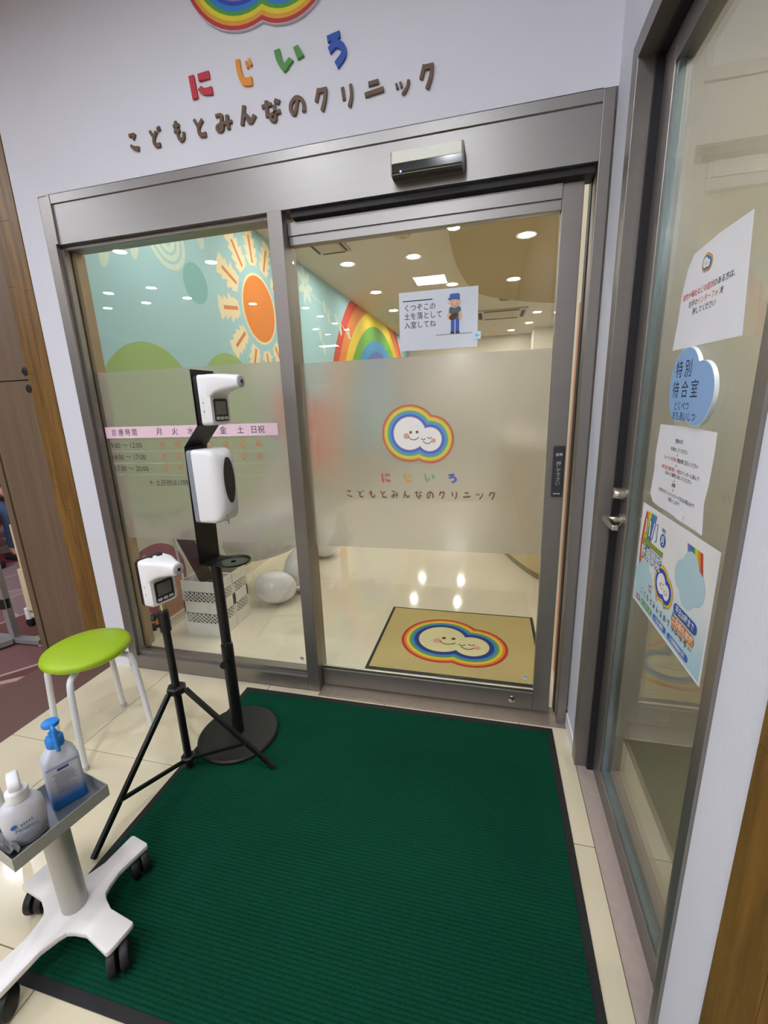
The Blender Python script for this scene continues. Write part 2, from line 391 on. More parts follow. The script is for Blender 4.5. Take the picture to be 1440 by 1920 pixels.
struct(box('floor_clinic', VINYL, None, -0.09, 3.4, 0.10, 9.3, -0.05, 0.0), 'glossy beige vinyl floor inside the clinic', 'floor')
struct(box('floor_waiting_room', mat('beige_vinyl_dull', 'a3977e', .35), None, 2.33, 4.4, -2.2, -0.03, -0.05, 0.0), 'beige floor of the room behind the side door', 'floor')

# door wall ---------------------------------------------------------
FX0, FX1, FZ = 0.0, 2.235, 2.26
wd = MB().box(-0.125, XR + 0.1, 0.0, 0.12, FZ, MZ).box(-0.125, FX0, 0.0, 0.12, 0.0, FZ)
struct(wd.out('wall_front', WHITE, None, smooth=0), 'white wall above and left of the sliding door', 'wall')
struct(box('baseboard_front', mat('white_skirting', 'e8e8ea', .5), None, -0.125, -0.004, -0.006, 0.0, 0.0, 0.06), 'short white skirting left of the door frame', 'baseboard')
# right wall with opening for the side door
OY0, OY1, OZ = -0.165, -1.01, 2.245
wr = MB().box(XR, XR + 0.09, OY0, 0.0, 0.0, MZ).box(XR, XR + 0.09, OY1, OY0, OZ, MZ).box(XR, XR + 0.09, -1.125, OY1, 0.0, MZ)
struct(wr.out('wall_right', WHITE, None, smooth=0), 'textured white wall around the side door', 'wall')
struct(box('baseboard_right', mat('white_skirting', 'e8e8ea', .5), None, XR - 0.006, XR, OY0 + 0.001, -0.002, 0.0, 0.06), 'short white skirting between the two doors', 'baseboard')
# amber wood pillar at right: jointed planks
tr = struct(box('trim_1', WOOD, None, XR - 0.004, XR + 0.09, -1.32, -1.126, 0.0, MZ), 'amber wood pillar at the right edge', 'trim')
for k in range(9):
    box('plank', WOOD, tr, XR - 0.0065, XR - 0.004, -1.222 + 0.0008, -1.127, 0.34 * k - 0.1 if k else 0.0, 0.34 * k + 0.2385)
    box('plank', WOOD, tr, XR - 0.0065, XR - 0.004, -1.319, -1.222 - 0.0008, 0.34 * k, 0.34 * k + 0.3385 if k < 8 else 2.99)
struct(box('wall_right_far', LAMI, None, XR, XR + 0.09, -11.6, -1.321, 0.0, MZ), 'brown laminate wall beyond the wood pillar', 'wall')
# amber wood trim at left
tl = struct(box('trim_2', WOOD, None, -0.268, -0.126, 0.0, 0.1, 0.0, MZ), 'amber wood trim between the white wall and brown cabinet', 'trim')
random.seed(3)
for col_, (xa, xb) in enumerate(((-0.267, -0.221), (-0.22, -0.174), (-0.173, -0.127))):
    z = -random.random() * 0.4
    while z < MZ:
        z1 = z + random.choice((0.38, 0.46, 0.55)); a = max(z, 0.0); b_ = min(z1, MZ) - 0.0012
        if b_ > a + 0.02: box('plank', WOOD, tl, xa, xb, -0.003 - random.random() * 0.0006, 0.0, a, b_)
        z = z1
# mall shell
struct(box('ceiling', mat('mall_ceiling', 'e4e4e6', .85, var=.01), None, -6.5, XR + 0.09, -11.6, 5.0, MZ, MZ + 0.1), 'white ceiling over the concourse', 'ceiling')
struct(box('wall_left', mat('far_mall_wall', '98928e', .8), None, -6.6, -6.5, -11.6, 5.0, 0.0, MZ), 'far side of the concourse', 'wall')
struct(box('wall_rear', mat('rear_mall_wall', 'b4afab', .8), None, -6.5, XR + 0.09, -11.7, -11.6, 0.0, MZ), 'wall behind the camera', 'wall')
struct(box('wall_play_area', mat('dark_play_wall', '3a3736', .8), None, -6.5, -0.2, 4.9, 5.0, 0.0, MZ), 'dark wall behind the carpeted area', 'wall')
# clinic shell
TEAL = mat('mural_teal', 'a6d0d8', .75, var=.06, scale=2.5)
wl = struct(box('wall_mural', TEAL, None, -0.19, -0.09, 0.12, 9.3, 0.0, CZ), 'teal mural wall with sun and rainbow inside the clinic', 'wall')
struct(box('baseboard_mural', mat('cream_skirting', 'e9e0cc', .5), None, -0.09, -0.078, 0.12, 9.2, 0.0, 0.07), 'cream skirting under the mural', 'baseboard')
struct(box('ceiling_clinic', mat('clinic_ceiling', 'dcd4c4', .85, var=.01), None, -0.19, 3.4, 0.12, 9.3, CZ, CZ + 0.1), 'cream ceiling inside the clinic', 'ceiling')
struct(box('wall_clinic_far', CREAM, None, -0.09, 3.4, 9.2, 9.3, 0.0, CZ), 'cream far wall of the clinic', 'wall')
wcr = MB().box(3.3, 3.4, 1.1, 9.2, 0, CZ).box(2.23, 3.3, 1.0, 1.1, 0, CZ).box(2.23, 2.33, 0.12, 1.0, 0, CZ).box(2.73, 3.3, 8.4, 9.2, 0, CZ)
struct(wcr.out('wall_clinic_right', CREAM, None, smooth=0), 'cream right wall inside the clinic', 'wall')
sof = [(1.56, 0.13), (1.548, 1.784), (1.525, 2.194), (1.513, 2.852), (1.537, 3.389), (1.608, 4.018), (1.755, 4.511), (2.141, 4.98), (2.696, 5.38), (3.295, 5.6), (3.295, 0.13)]
sof = smooth_path(sof[1:10], 4); sof = [(1.56, 0.13)] + sof + [(3.295, 1.11), (2.225, 0.99), (2.225, 0.13)]
struct(MB().prism(sof, 'z', 2.70, CZ - 0.001).out('ceiling_soffit', mat('tan_soffit', 'b7a580', .85, var=.02), None), 'lowered tan soffit with a curved edge', 'ceiling')
# waiting room behind the side door
BEI = mat('beige_room_wall', 'dfd9c9', .8, var=.03, scale=3)
wb = MB().box(3.35, 3.45, -2.2, -0.03, 0, 2.6).box(2.34, 3.35, -2.3, -2.2, 0, 2.6).box(2.34, 3.45, -0.03, -0.012, 0, 2.6)
struct(wb.out('wall_waiting_room', BEI, None, smooth=0), 'beige walls of the room behind the side door', 'wall')
struct(box('ceiling_waiting_room', BEI, None, 2.335, 3.45, -2.3, -0.012, 2.6, 2.65), 'beige ceiling behind the side door', 'ceiling')

# ------------------------------------------------------------------ window_1: fixed pane and door frame
w1 = struct(box('window_1', METAL, None, 0.0, 0.048, 0.0, 0.11, 0.0, FZ - 0.001, bev=0.002), 'grey metal entrance frame with a fixed glass pane at left', 'window')
hd = MB().prism([(0.0, 2.262), (0.0, 2.228), (0.006, 2.225), (0.006, 2.075), (0.11, 2.075), (0.11, 2.262)], 'x', 0.0485, 2.1993)
for v in hd.bm.verts: pass
hd.out('header', METALH, w1, smooth=0)
box('header_end_cap', METAL, w1, 0.0482, 0.062, -0.002, 0.006, 2.076, 2.2615)
box('jamb', METAL, w1, 2.1995, 2.2345, 0.0, 0.11, 0.0, FZ, bev=0.002)
box('jamb_channel', DARKGAP, w1, 2.196, 2.1995, 0.07, 0.11, 0.0, 2.07)
box('track_slot', DARKGAP, w1, 1.14, 2.196, 0.022, 0.1, 2.052, 2.0745)
box('mullion', METAL, w1, 1.052, 1.112, 0.0, 0.045, 0.0, 2.075, bev=0.002)
box('mullion_back', METAL, w1, 1.056, 1.110, 0.0455, 0.11, 0.0, 2.072)
box('bottom_rail', METAL, w1, 0.0485, 1.0515, 0.0, 0.1, 0.0, 0.075, bev=0.002)
box('glazing_bead', METAL, w1, 0.0485, 1.0515, 0.018, 0.042, 0.0752, 0.098)
box('glazing_bead', METAL, w1, 0.0485, 0.062, 0.02, 0.046, 0.0982, 2.06)
box('glazing_bead', METAL, w1, 0.0485, 1.0515, 0.03, 0.1, 2.0602, 2.0745)
box('inner_jamb', mat('tan_reveal', '9c8668', .6), w1, 0.0485, 0.075, 0.062, 0.11, 0.1, 2.06)
PANE_Y = 0.050
box('glass_pane', GLASS, w1, 0.0622, 1.0518, PANE_Y, PANE_Y + 0.008, 0.0985, 2.0598)
box('frosted_film', FILM, w1, 0.0632, 1.0508, PANE_Y + 0.0085, PANE_Y + 0.0095, 0.735, 1.548)
# timetable print on the glass
tm = lambda: FRONT(0, PANE_Y - 0.0006, 0)
prn('timetable_header', [rect(0.07, 1.242, 0.99, 1.296)], mat('pink_print', 'f3d3e2', .6), w1, tm())
for s, x, al in (('診 療 時 間', 0.106, 'LEFT'), ('月', .379, 'CENTER'), ('火', .464, 'CENTER'), ('水', .549, 'CENTER'), ('木', .634, 'CENTER'), ('金', .72, 'CENTER'), ('土', .807, 'CENTER'), ('日祝', .892, 'CENTER')):
    txt('timetable_lettering', s, 0.036, x, 1.267, INK, w1, tm(), z=0.0006, align=al, sx=0.85 if al == 'LEFT' else 1)
for s, x, y in (('9:00 ～ 12:00', .086, 1.206), ('14:00 ～ 17:00', .078, 1.149), ('17:00 ～ 20:00', .083, 1.093)):
    txt('timetable_lettering', s, 0.036, x, y, INK, w1, tm(), sx=0.93)
txt('timetable_lettering', '＊ 土日祝は17時まで', 0.033, 0.27, 1.024, INK, w1, tm(), sx=0.95)
ORR = mat('orange_print', 'e0663f', .6)
for r_, y in enumerate((1.207, 1.150, 1.094)):
    for k in range(7):
        x = 0.383 + 0.0855 * k + (0.0 if k < 6 else -0.006)
        if r_ == 2 and k >= 5: prn('timetable_dash', [rect(x - 0.012, y - 0.001, x + 0.012, y + 0.001)], ORR, w1, tm())
        else: prn('timetable_ring', stroke_poly(arc(x, y, 0.0125, 0, 360, 24), 0.0032), ORR, w1, tm())
for y in (1.178, 1.121, 1.064): prn('timetable_rule', [rect(0.075, y - 0.0005, 0.99, y + 0.0005)], mat('pale_rule', 'd8cfb8', .6), w1, tm())
def safety_sticker(parent, M):
    prn('safety_sticker', [circ(0, 0, 0.011, 24)], mat('clear_sticker', 'dfe4e2', .5), parent, M, 0)
    prn('sticker_mark', stroke_poly(arc(0, 0.001, 0.006, -60, 210, 12), 0.003) + [circ(-0.002, 0.001, 0.002, 8)], mat('teal_mark', '3a7c92', .6), parent, M, 0.0003)
safety_sticker(w1, FRONT(1.006, PANE_Y - 0.0006, 0.14))

# ------------------------------------------------------------------ door_1: sliding leaf
DY0, DY1 = 0.05, 0.085
d1 = struct(box('door_1', METAL, None, 2.105, 2.172, DY0, DY1, 0.012, 2.045, bev=0.002), 'sliding glass door leaf with grey metal rails', 'door')
box('stile', METAL, d1, 1.06, 1.104, 0.0505 + 0.062, 0.14, 0.012, 2.045) if False else None
box('top_rail', METALH, d1, 1.114, 2.1045, DY0, DY1, 1.968, 2.045, bev=0.002)
box('top_rail_lip', METALH, d1, 1.114, 2.1045, DY0 - 0.006, DY0, 2.0, 2.045, bev=0.001)
box('bottom_rail', METAL, d1, 1.114, 2.1045, DY0, DY1, 0.012, 0.098, bev=0.002)
box('bottom_bead', mat('silver_bead', 'b9b6ae', .3, 1.0), d1, 1.114, 2.1045, DY0 + 0.004, DY0 + 0.012, 0.0982, 0.112)
box('glass_pane', GLASS, d1, 1.1145, 2.1045, DY0 + 0.014, DY0 + 0.022, 0.0985, 1.9675)
GY = DY0 + 0.014
box('frosted_film', FILM, d1, 1.1165, 2.1042, GY + 0.0085, GY + 0.0095, 0.735, 1.535)
dm = lambda: FRONT(0, GY - 0.0006, 0)
# soft colours of print seen on frosted film
FC = {'r': mat('film_red', 'c8684c', .6), 'o': mat('film_orange', 'd8a24a', .6), 'y': mat('film_yellow', 'd9cf55', .6), 'g': mat('film_green', '7fae74', .6), 'b': mat('film_blue', '5a9ccc', .6),
      'd': mat('film_indigo', '5468c0', .6), 'v': mat('film_violet', '9a84ae', .6), 'w': mat('film_white', 'eeece8', .6), 'p': mat('film_pink', 'dca39a', .6), 'f': mat('film_brown', '7a5a4a', .6)}
cloud_logo(d1, dm(), 0.000462, 1.571, 1.238, 0, cols=FC)
for ch, x, c in zip(LINE1, (1.443, 1.541, 1.628, 1.727), ('film_red', 'film_orange', 'film_green', 'film_indigo')):
    prn('logo_lettering', clean_quads(glyph(ch, x, 1.034, 0.040, 0.038, 0.9)), MATS[c], d1, dm())
for k, ch in enumerate(LINE2):
    prn('logo_lettering', clean_quads(glyph(ch, 1.284 + 0.0505 * k, 0.966, 0.031, 0.032, 0.9)), MATS['film_brown'], d1, dm())
safety_sticker(d1, FRONT(2.07, GY - 0.0006, 0.165))
tp = box('touch_plate', mat('dark_touch_plate', '34363a', .35), d1, 2.126, 2.166, DY0 - 0.012, DY0, 0.987, 1.183, bev=0.004)
pm_ = mat('pale_plate_print', 'b9bcc0', .6)
pl = FRONT(0, DY0 - 0.0126, 0)
txt('plate_lettering', '自動', 0.013, 2.146, 1.150, pm_, tp, pl, align='CENTER', bold=0.02)
txt('plate_lettering', '押\nし\nて\n下\nさ\nい', 0.0185, 2.146, 1.078, pm_, tp, pl, align='CENTER', line=0.82)
prn('plate_mark', [rect(2.133 + 0.005 * k, 0.998, 2.1365 + 0.005 * k, 1.003) for k in range(5)], pm_, tp, pl)
lk = MB().lathe([(0.017, 0), (0.017, 0.003), (0.013, 0.005)], 24).out('floor_lock', CHROME, d1, M=plane((2.017, DY0 + 0.0002, 0.055), (1, 0, 0), (0, 0, 1)))
prn('key_slot', [rect(-0.002, -0.006, 0.002, 0.006)], DARKGAP, lk, None, 0.0053)
# threshold
struct(box('trim_3', mat('worn_steel_sill', 'a89a8c', .5, .6, var=.15, scale=40), None, 1.113, 2.2, -0.028, 0.05, -0.003, 0.0035), 'worn metal sill under the sliding door', 'trim')
struct(box('trim_4', mat('worn_steel_sill', 'a89a8c', .5, .6), None, 2.2, XR, -0.028, -0.0005, -0.003, 0.003), 'short metal sill end beside the jamb', 'trim')
# interior strip behind the gap at the right of the sliding leaf
struct(box('trim_5', mat('salmon_panel', 'd98f77', .7), None, 2.222, 2.2298, 0.14, 0.30, 0.07, 1.72), 'salmon panel edge seen through the door gap', 'trim')

# ------------------------------------------------------------------ door_2: side door
LX = 2.295; GX = 2.313
d2f = struct(box('trim_6', METAL, None, XR - 0.006, LX + 0.045, OY0 - 0.052, OY0 - 0.0005, 0.0, OZ - 0.0005, bev=0.0015), 'bronze metal frame around the side door', 'trim')
box('frame_head', METAL, d2f, XR - 0.006, LX + 0.045, OY1 + 0.0005, OY0 - 0.0525, OZ - 0.05, OZ - 0.0005)
box('frame_post', METAL, d2f, XR - 0.006, LX + 0.045, OY1 + 0.0005, OY1 + 0.022, 0.0, OZ - 0.051)
box('leaf_gap', DARKGAP, d2f, LX - 0.02, LX + 0.03, OY0 - 0.066, OY0 - 0.0525, 0.002, OZ - 0.051)  # dark strips paint the shade in the gap between frame and leaf
box('leaf_gap', DARKGAP, d2f, LX - 0.02, LX + 0.03, OY1 + 0.0225, OY0 - 0.0665, OZ - 0.064, OZ - 0.051)
struct(box('trim_7', mat('pinkish_stone_sill', 'b5a49b', .6, var=.12, scale=60, bump=.2), None, XR + 0.0005, LX + 0.04, OY1 + 0.023, OY0 - 0.0525, -0.004, 0.002), 'pinkish grey sill under the side door', 'trim')
SY0, SY1 = OY0 - 0.067, OY1 + 0.024        # leaf y range (far, near)
d2 = struct(box('door_2', METAL, None, LX, LX + 0.04, -0.305, SY0, 0.004, OZ - 0.0645, bev=0.002), 'side door with a tall reflective glass panel', 'door')
box('stile', METAL, d2, LX, LX + 0.04, SY1, -0.855, 0.004, OZ - 0.0645, bev=0.002)
box('top_rail', METAL, d2, LX, LX + 0.04, -0.8545, -0.3055, 2.12, OZ - 0.0645, bev=0.002)
box('bottom_rail', METAL, d2, LX, LX + 0.04, -0.8545, -0.3055, 0.004, 0.075, bev=0.002)
BEAD = mat('blue_grey_bead', '93a3a6', .25, .8)
box('glazing_bead', BEAD, d2, GX - 0.012, GX + 0.004, -0.318, -0.3055, 0.0755, 2.1195)
box('glazing_bead', BEAD, d2, GX - 0.012, GX + 0.004, -0.8545, -0.3185, 0.0755, 0.088)
box('glass_pane', GLASSE, d2, GX, GX + 0.008, -0.8545, -0.3185, 0.0885, 2.1195)
# lever and lock
lv = MB().lathe([(0.021, 0), (0.021, 0.008), (0.0125, 0.009), (0.0125, 0.04)], 24).out('lever_rose', CHROME, d2, M=plane((LX - 0.0003, -0.272, 0.985), (0, -1, 0), (0, 0, 1)))
box('lever', CHROME, lv, -0.1, 0.014, -0.0085, 0.0085, 0.036, 0.054, bev=0.003).rotation_euler = (0, 0, PI)
lk2 = MB().lathe([(0.020, 0), (0.020, 0.018), (0.0165, 0.032), (0.015, 0.033)], 24).out('lock_cylinder', CHROME, d2, M=plane((LX - 0.0003, -0.272, 1.068), (0, -1, 0), (0, 0, 1)))
prn('keyhole', [rect(-0.0012, -0.005, 0.0012, 0.005)], DARKGAP, lk2, None, 0.0333)

# ------------------------------------------------------------------ mural on the left clinic wall (flat paint)
def mur(name, polys, c, lift): return prn(name, polys, mat('mural_' + c, c, .75, var=.05, scale=3), wl, MURAL(-0.09 + lift, 0, 0))
def blob(cx, cy, rx, ry, n=48): return [p for p in circ(cx, cy, rx, n, ry)]
def clipz(P, zmax=CZ - 0.002, zmin=0.07, ymin=0.121, ymax=9.19): return [(min(max(u, ymin), ymax), min(max(v, zmin), zmax)) for u, v in P]
def ringq(cx, cy, r0, r1, a0=0, a1=180, n=72):
    q = []
    for i in range(n):
        a = math.radians(a0 + (a1 - a0) * i / n); b = math.radians(a0 + (a1 - a0) * (i + 1) / n)
        P = clipz([(cx + r0 * math.cos(a), cy + r0 * math.sin(a)), (cx + r1 * math.cos(a), cy + r1 * math.sin(a)), (cx + r1 * math.cos(b), cy + r1 * math.sin(b)), (cx + r0 * math.cos(b), cy + r0 * math.sin(b))])
        ar = abs(sum(P[k][0] * P[(k + 1) % 4][1] - P[(k + 1) % 4][0] * P[k][1] for k in range(4)))
        if ar > 1e-7: q.append(P)
    return q
RCy, RCz = 6.21, 0.475
for r0, r1, c in ((2.64, 2.82, 'd2503f'), (2.43, 2.64, 'e58c45'), (2.21, 2.43, 'e9cf45'), (1.99, 2.21, '6fae4c'), (1.80, 1.99, '4f9fd6'), (1.5, 1.80, '6f78c0')):
    mur('rainbow_band', ringq(RCy, RCz, r0, r1), c, 0.0006)
mur('mural_hill', [clipz(circ(0.60, 1.20, 0.46, 48, 0.565))], '9dbb78', 0.0006)
mur('mural_hill', [clipz(circ(1.42, 1.20, 0.46, 48, 0.585))], '9dbb78', 0.0008)
mur('mural_dot', [circ(1.14, 2.205, 0.128, 40)], '84bcbc', 0.0006)
CRM = 'cfe0d2'
for r in (0.155, 0.105, 0.055): mur('mural_ring', stroke_poly(arc(0.90, 2.40, r, 0, 360, 36), 0.032), CRM, 0.0006)
for y, z, a, b, r in ((0.40, 2.20, .035, .10, -.25), (0.62, 2.28, .03, .08, -.2), (0.76, 2.38, .022, .05, 0), (1.25, 2.52, .04, .07, 0.2), (0.3, 2.33, .03, .06, .1), (2.75, 2.27, .05, .1, 0), (2.5, 1.95, .06, .12, .3)):
    mur('mural_petal', [circ(y, z, a, 24, b, r)], CRM, 0.0006)
SUN = (2.0, 2.2)
mur('sun_rim', [circ(SUN[0], SUN[1], 0.285, 56)], 'f2e4bd', 0.0006); mur('sun_disc', [circ(SUN[0], SUN[1], 0.265, 56)], 'e5893a', 0.0010)
random.seed(11)
for k in range(12):
    a = 2 * PI * k / 12 + 0.15; ca, sa = math.cos(a), math.sin(a); P = []; Q = []
    for j in range(9):
        t = 0.31 + 0.27 * j / 8; wv = (0.055 if j % 2 else 0.095) * (1 - 0.25 * abs(j - 4) / 4) + random.random() * 0.02
        P.append((t + (0.03 if j % 2 == 0 else 0), wv)); Q.append((t + (0.03 if j % 2 == 0 else 0), -wv))
    pts = [(SUN[0] + u * ca - v * sa, SUN[1] + u * sa + v * ca) for u, v in P + [(0.63, 0.0)] + list(reversed(Q))]
    if max(p[1] for p in pts) < CZ: mur('sun_ray', [pts], 'f2e4bd', 0.0006)
    st = stroke_poly([(SUN[0] + u * ca, SUN[1] + u * sa) for u in (0.36, 0.56)], 0.028)
    if max(p[1] for q in st for p in q) < CZ: mur('sun_ray_core', st, 'd98a52', 0.0010)
# vine with flowers
vine = smooth_path([(2.95, 2.80), (3.05, 2.62), (3.5, 2.55), (4.1, 2.45), (4.6, 2.30)], 6)
mur('mural_vine', stroke_poly(vine, 0.012), CRM, 0.0009)
for k in range(7):
    a = 2 * PI * k / 7; mur('mural_petal', [circ(3.05 + 0.11 * math.cos(a), 2.64 + 0.11 * math.sin(a), 0.035, 20, 0.085, a - PI / 2)], CRM, 0.0012)
for y, z in ((3.6, 2.53), (3.72, 2.44), (4.0, 2.46), (4.15, 2.36), (4.5, 2.36), (3.4, 2.2), (3.5, 2.05)): mur('mural_petal', [circ(y, z, 0.04, 18, 0.08, 0.3)], CRM, 0.0012)
# low part: polka-dot mushroom, orange ground, orange animal
mur('mural_ground', [rect(0.121, 0.072, 3.2, 0.85)], 'cfcfc4', 0.0004)
mur('mural_ground', [rect(0.121, 0.072, 0.62, 0.26)], '8fa3a6', 0.0006)
mur('mushroom_cap', [clipz(circ(0.36, 0.33, 0.27, 44, 0.25))], '9a5d6c', 0.0009)
mur('mushroom_cap', [clipz(circ(0.50, 0.16, 0.16, 36, 0.15))], 'c79b7c', 0.0012)
for y, z in ((0.2, 0.43), (0.3, 0.52), (0.17, 0.32), (0.44, 0.47), (0.26, 0.3), (0.52, 0.22), (0.56, 0.38)): mur('mushroom_dot', [circ(y, z, 0.019, 18)], 'd2a9ab', 0.0015)
mur('mural_ground', [clipz(circ(0.2, 0.06, 0.14, 36, 0.14))], 'd98a4f', 0.0015)
mur('mural_animal', [circ(3.0, 1.05, 0.75, 44, 0.42)], 'dd7a52', 0.0009)
mur('mural_animal', [circ(2.35, 1.35, 0.30, 36, 0.26)], 'dd7a52', 0.0011)
mur('mural_ground', [clipz(circ(4.5, 0.0, 3.2, 60, 0.75))], 'b9b894', 0.0006)

# ================================================================== THINGS
# ---- lights ------------------------------------------------------
LM = emitm('mall_lamp', (0.90, 0.93, 1.0), MALL_S); LP = emitm('mall_panel', (0.93, 0.96, 1.0), MALL_P); LR = emitm('clinic_lamp', (1.0, 0.945, 0.86), ROOM_S)
TRIMW = mat('lamp_trim_white', 'f0efec', .5)
def downlight(label, group, lm, r=0.06):
    t = thing('ceiling_downlight', label, 'downlight', group=group)
    MB().loft([[(rr * math.cos(2 * PI * k / 24), rr * math.sin(2 * PI * k / 24), z) for k in range(24)] for rr, z in ((r, -0.0005), (r + 0.018, -0.004), (r + 0.018, 0.0), (r, 0.0))], False, False).out('trim_ring', TRIMW, t)
    MB().poly(list(reversed(circ(0, 0, r, 10))), -0.001).out('lens', lm, t, smooth=0, recalc=False)
    return t
def place(proto, spots, labels=None):
    for i, p in enumerate(spots):
        o = proto if i == 0 else copy_tree(proto)
        o.location = p
        if labels: o['label'] = labels[i] if isinstance(labels, (list, tuple)) else labels
MB_ = 'mall'
mall_spots = [(-1.236, -3.0), (-2.597, -3.62), (-3.315, -3.63), (-3.268, -4.27), (-4.05, -4.33), (-2.525, -4.25), (-1.842, -4.94), (-1.229, -6.25), (-1.219, -7.0), (-1.823, -7.45), (-1.825, -8.2), (-1.229, -7.8), (-1.197, -5.5),
              (-1.23, -1.2), (-1.9, -1.2), (-1.9, -2.4), (0.75, -1.25), (0.2, -2.4), (1.5, -2.9), (-2.6, 0.6), (-3.3, -1.2), (-1.4, 1.2), (1.6, -1.55), (1.25, -2.2)]  # this row: unseen downlights added to light the alcove and its surroundings
place(downlight('small round downlight in the concourse ceiling from the set of reflected and added ones', 'concourse downlights', LM), [(x, y, MZ - 0.001) for x, y in mall_spots])
ps = [(1.049, -4.6, .42, .42), (1.03, -7.37, .5, .3), (0.6, -9.9, .45, .2), (0.99, -10.9, .6, .6), (-2.48, -10.0, .5, .3)]
pn = ['square light panel in the concourse ceiling nearest the door', 'small oblong light panel in the concourse ceiling', 'long narrow light panel in the concourse ceiling', 'far square light panel by the rear wall', 'large oblong light panel at the far left of the concourse']
for (x, y, a, b), lb in zip(ps, pn):
    t = thing('ceiling_panel_light', lb, 'panel light', (x, y, MZ - 0.001), group='concourse light panels')
    MB().poly(list(reversed(rect(-a / 2, -b / 2, a / 2, b / 2))), -0.004).out('diffuser', LP, t, smooth=0, recalc=False)
    fr = MB()
    for q in ((-a / 2 - .02, a / 2 + .02, -b / 2 - .02, -b / 2), (-a / 2 - .02, a / 2 + .02, b / 2, b / 2 + .02), (-a / 2 - .02, -a / 2, -b / 2, b / 2), (a / 2, a / 2 + .02, -b / 2, b / 2)): fr.box(*q, -0.008, 0.0)
    fr.out('frame', TRIMW, t, smooth=0)
CL_LAB = {0: 'warm downlight nearest the mural wall, closest of its row to the door', 1: 'warm downlight closest to the door in the row right of the mural row', 2: 'second warm downlight along the mural wall, left of the notice',
          3: 'warm downlight just above the white notice', 4: 'third warm downlight along the mural wall, beside the rainbow', 5: 'largest warm downlight in the tan soffit, nearest the door', 6: 'second warm downlight in the tan soffit', 7: 'warm downlight beyond the soffit near the far right wall',
          8: 'warm downlight right of the far ceiling cassette', 9: 'warm downlight closest to the far wall at right'}
cl = [(.372, 3.152, CZ), (1.079, 3.162, CZ), (.358, 4.396, CZ), (1.374, 4.379, CZ), (.337, 5.594, CZ), (2.146, 2.527, 2.70), (2.109, 3.881, 2.70), (2.631, 6.72, CZ), (2.583, 7.757, CZ), (2.275, 8.536, CZ), (1.3, 6.9, CZ), (.35, 6.9, CZ), (1.3, 8.1, CZ), (.35, 8.1, CZ),
      (.37, 1.90, CZ), (1.08, 1.90, CZ), (.37, 0.66, CZ), (1.08, 0.66, CZ), (1.9, 1.0, 2.70), (2.9, 3.2, 2.70)]
place(downlight('round warm downlight in the clinic ceiling', 'clinic downlights', LR, 0.065), [(x, y, z - 0.001) for x, y, z in cl], [CL_LAB.get(i, 'warm clinic downlight out of view behind the door header or frosted film') for i in range(len(cl))])
t = downlight('unseen warm downlight added to light the room behind the side door', 'added waiting room lamp', emitm('added_waiting_lamp', (1, .95, .88), 215.0)); t.location = (2.85, -0.95, 2.598)  # added lamp, brightens the beige room seen through the side glass
# air-conditioning cassette
def cassette(loc, a, b, label):
    t = thing('air_conditioner', label, 'air conditioner', loc)
    W = mat('cassette_white', 'c6bca6', .5)
    MB().prism(rrect(-a / 2, -b / 2, a / 2, b / 2, .01), 'z', -0.02, 0.0).out('frame', W, t)
    box('grille', W, t, -a * .34, a * .34, -b * .34, b * .34, -0.026, -0.0202)
    for s in (-1, 1):
        box('louvre', DARKGAP, t, s * a * .42 - a * .035, s * a * .42 + a * .035, -b * .34, b * .34, -0.023, -0.0202)
        box('louvre', DARKGAP, t, -a * .34, a * .34, s * b * .42 - b * .035, s * b * .42 + b * .035, -0.023, -0.0202)
cassette((.375, 2.585, CZ - 0.0005), .33, .33, 'square ceiling cassette nearest the mural wall')
cassette((2.03, 6.6, CZ - 0.0005), .84, .84, 'larger ceiling cassette near the far wall')
t = thing('smoke_detector', 'flat round smoke detector on the cream ceiling', 'smoke detector', (1.087, 2.554, CZ - 0.0005))
MB().lathe([(.05, -.02), (.07, -.015), (.075, 0)], 28).out('body', mat('detector_beige', 'cdbf9f', .6), t)
MB().lathe([(.012, -.026), (.03, -.0205)], 16).out('sensor_tip', mat('detector_tip', 'b9ab8c', .6), t)
t = thing('ceiling_speaker', 'round brown ceiling speaker past the curved soffit', 'speaker', (2.07, 5.5, CZ - 0.0005))
MB().lathe([(.09, -.006), (.1, -.004), (.1, 0)], 28).out('ring', mat('speaker_brown', 'a08a62', .6), t)
MB().lathe([(.03, -.0085), (.085, -.0065)], 24).out('grille', mat('speaker_brown_dark', '8a7450', .7), t)

# ---- cut-out lettering and cloud sign on the white wall ------------
l1 = [('に', .793, 2.466, .088, .070, 'bd3340', 'red', 'second'), ('じ', .988, 2.468, .066, .080, 'e2922b', 'orange', ''), ('い', 1.138, 2.478, .094, .070, '4d8f41', 'green', ''), ('ろ', 1.327, 2.464, .074, .090, '1f4fae', 'blue', '')]
for ch, x, z, a, b, c, cn, _ in l1:
    o = solid_strokes('cutout_letter', ch, 0, 0, a, b, 0.008, mat('letter_' + cn, c, .55), M=FRONT(x, -0.0002, z))
    tag(o, '%s cut-out hiragana letter on the white wall under the rainbow cloud' % cn, 'letter', 'coloured wall letters')
BRN = mat('letter_brown', '66503f', .6)
pos2 = [(.500, 2.343, .048, .062), (.594, 2.342, .052, .062), (.700, 2.346, .050, .066), (.790, 2.345, .052, .060), (.882, 2.347, .068, .058), (.982, 2.353, .064, .060), (1.072, 2.348, .070, .064), (1.176, 2.352, .062, .055), (1.272, 2.347, .056, .066), (1.366, 2.343, .052, .064), (1.452, 2.352, .068, .052), (1.556, 2.344, .052, .046), (1.637, 2.347, .056, .066)]
ordn = ['leftmost', 'second', 'third', 'fourth', 'fifth', 'sixth', 'seventh', 'eighth', 'ninth', 'tenth', 'eleventh', 'twelfth', 'rightmost']
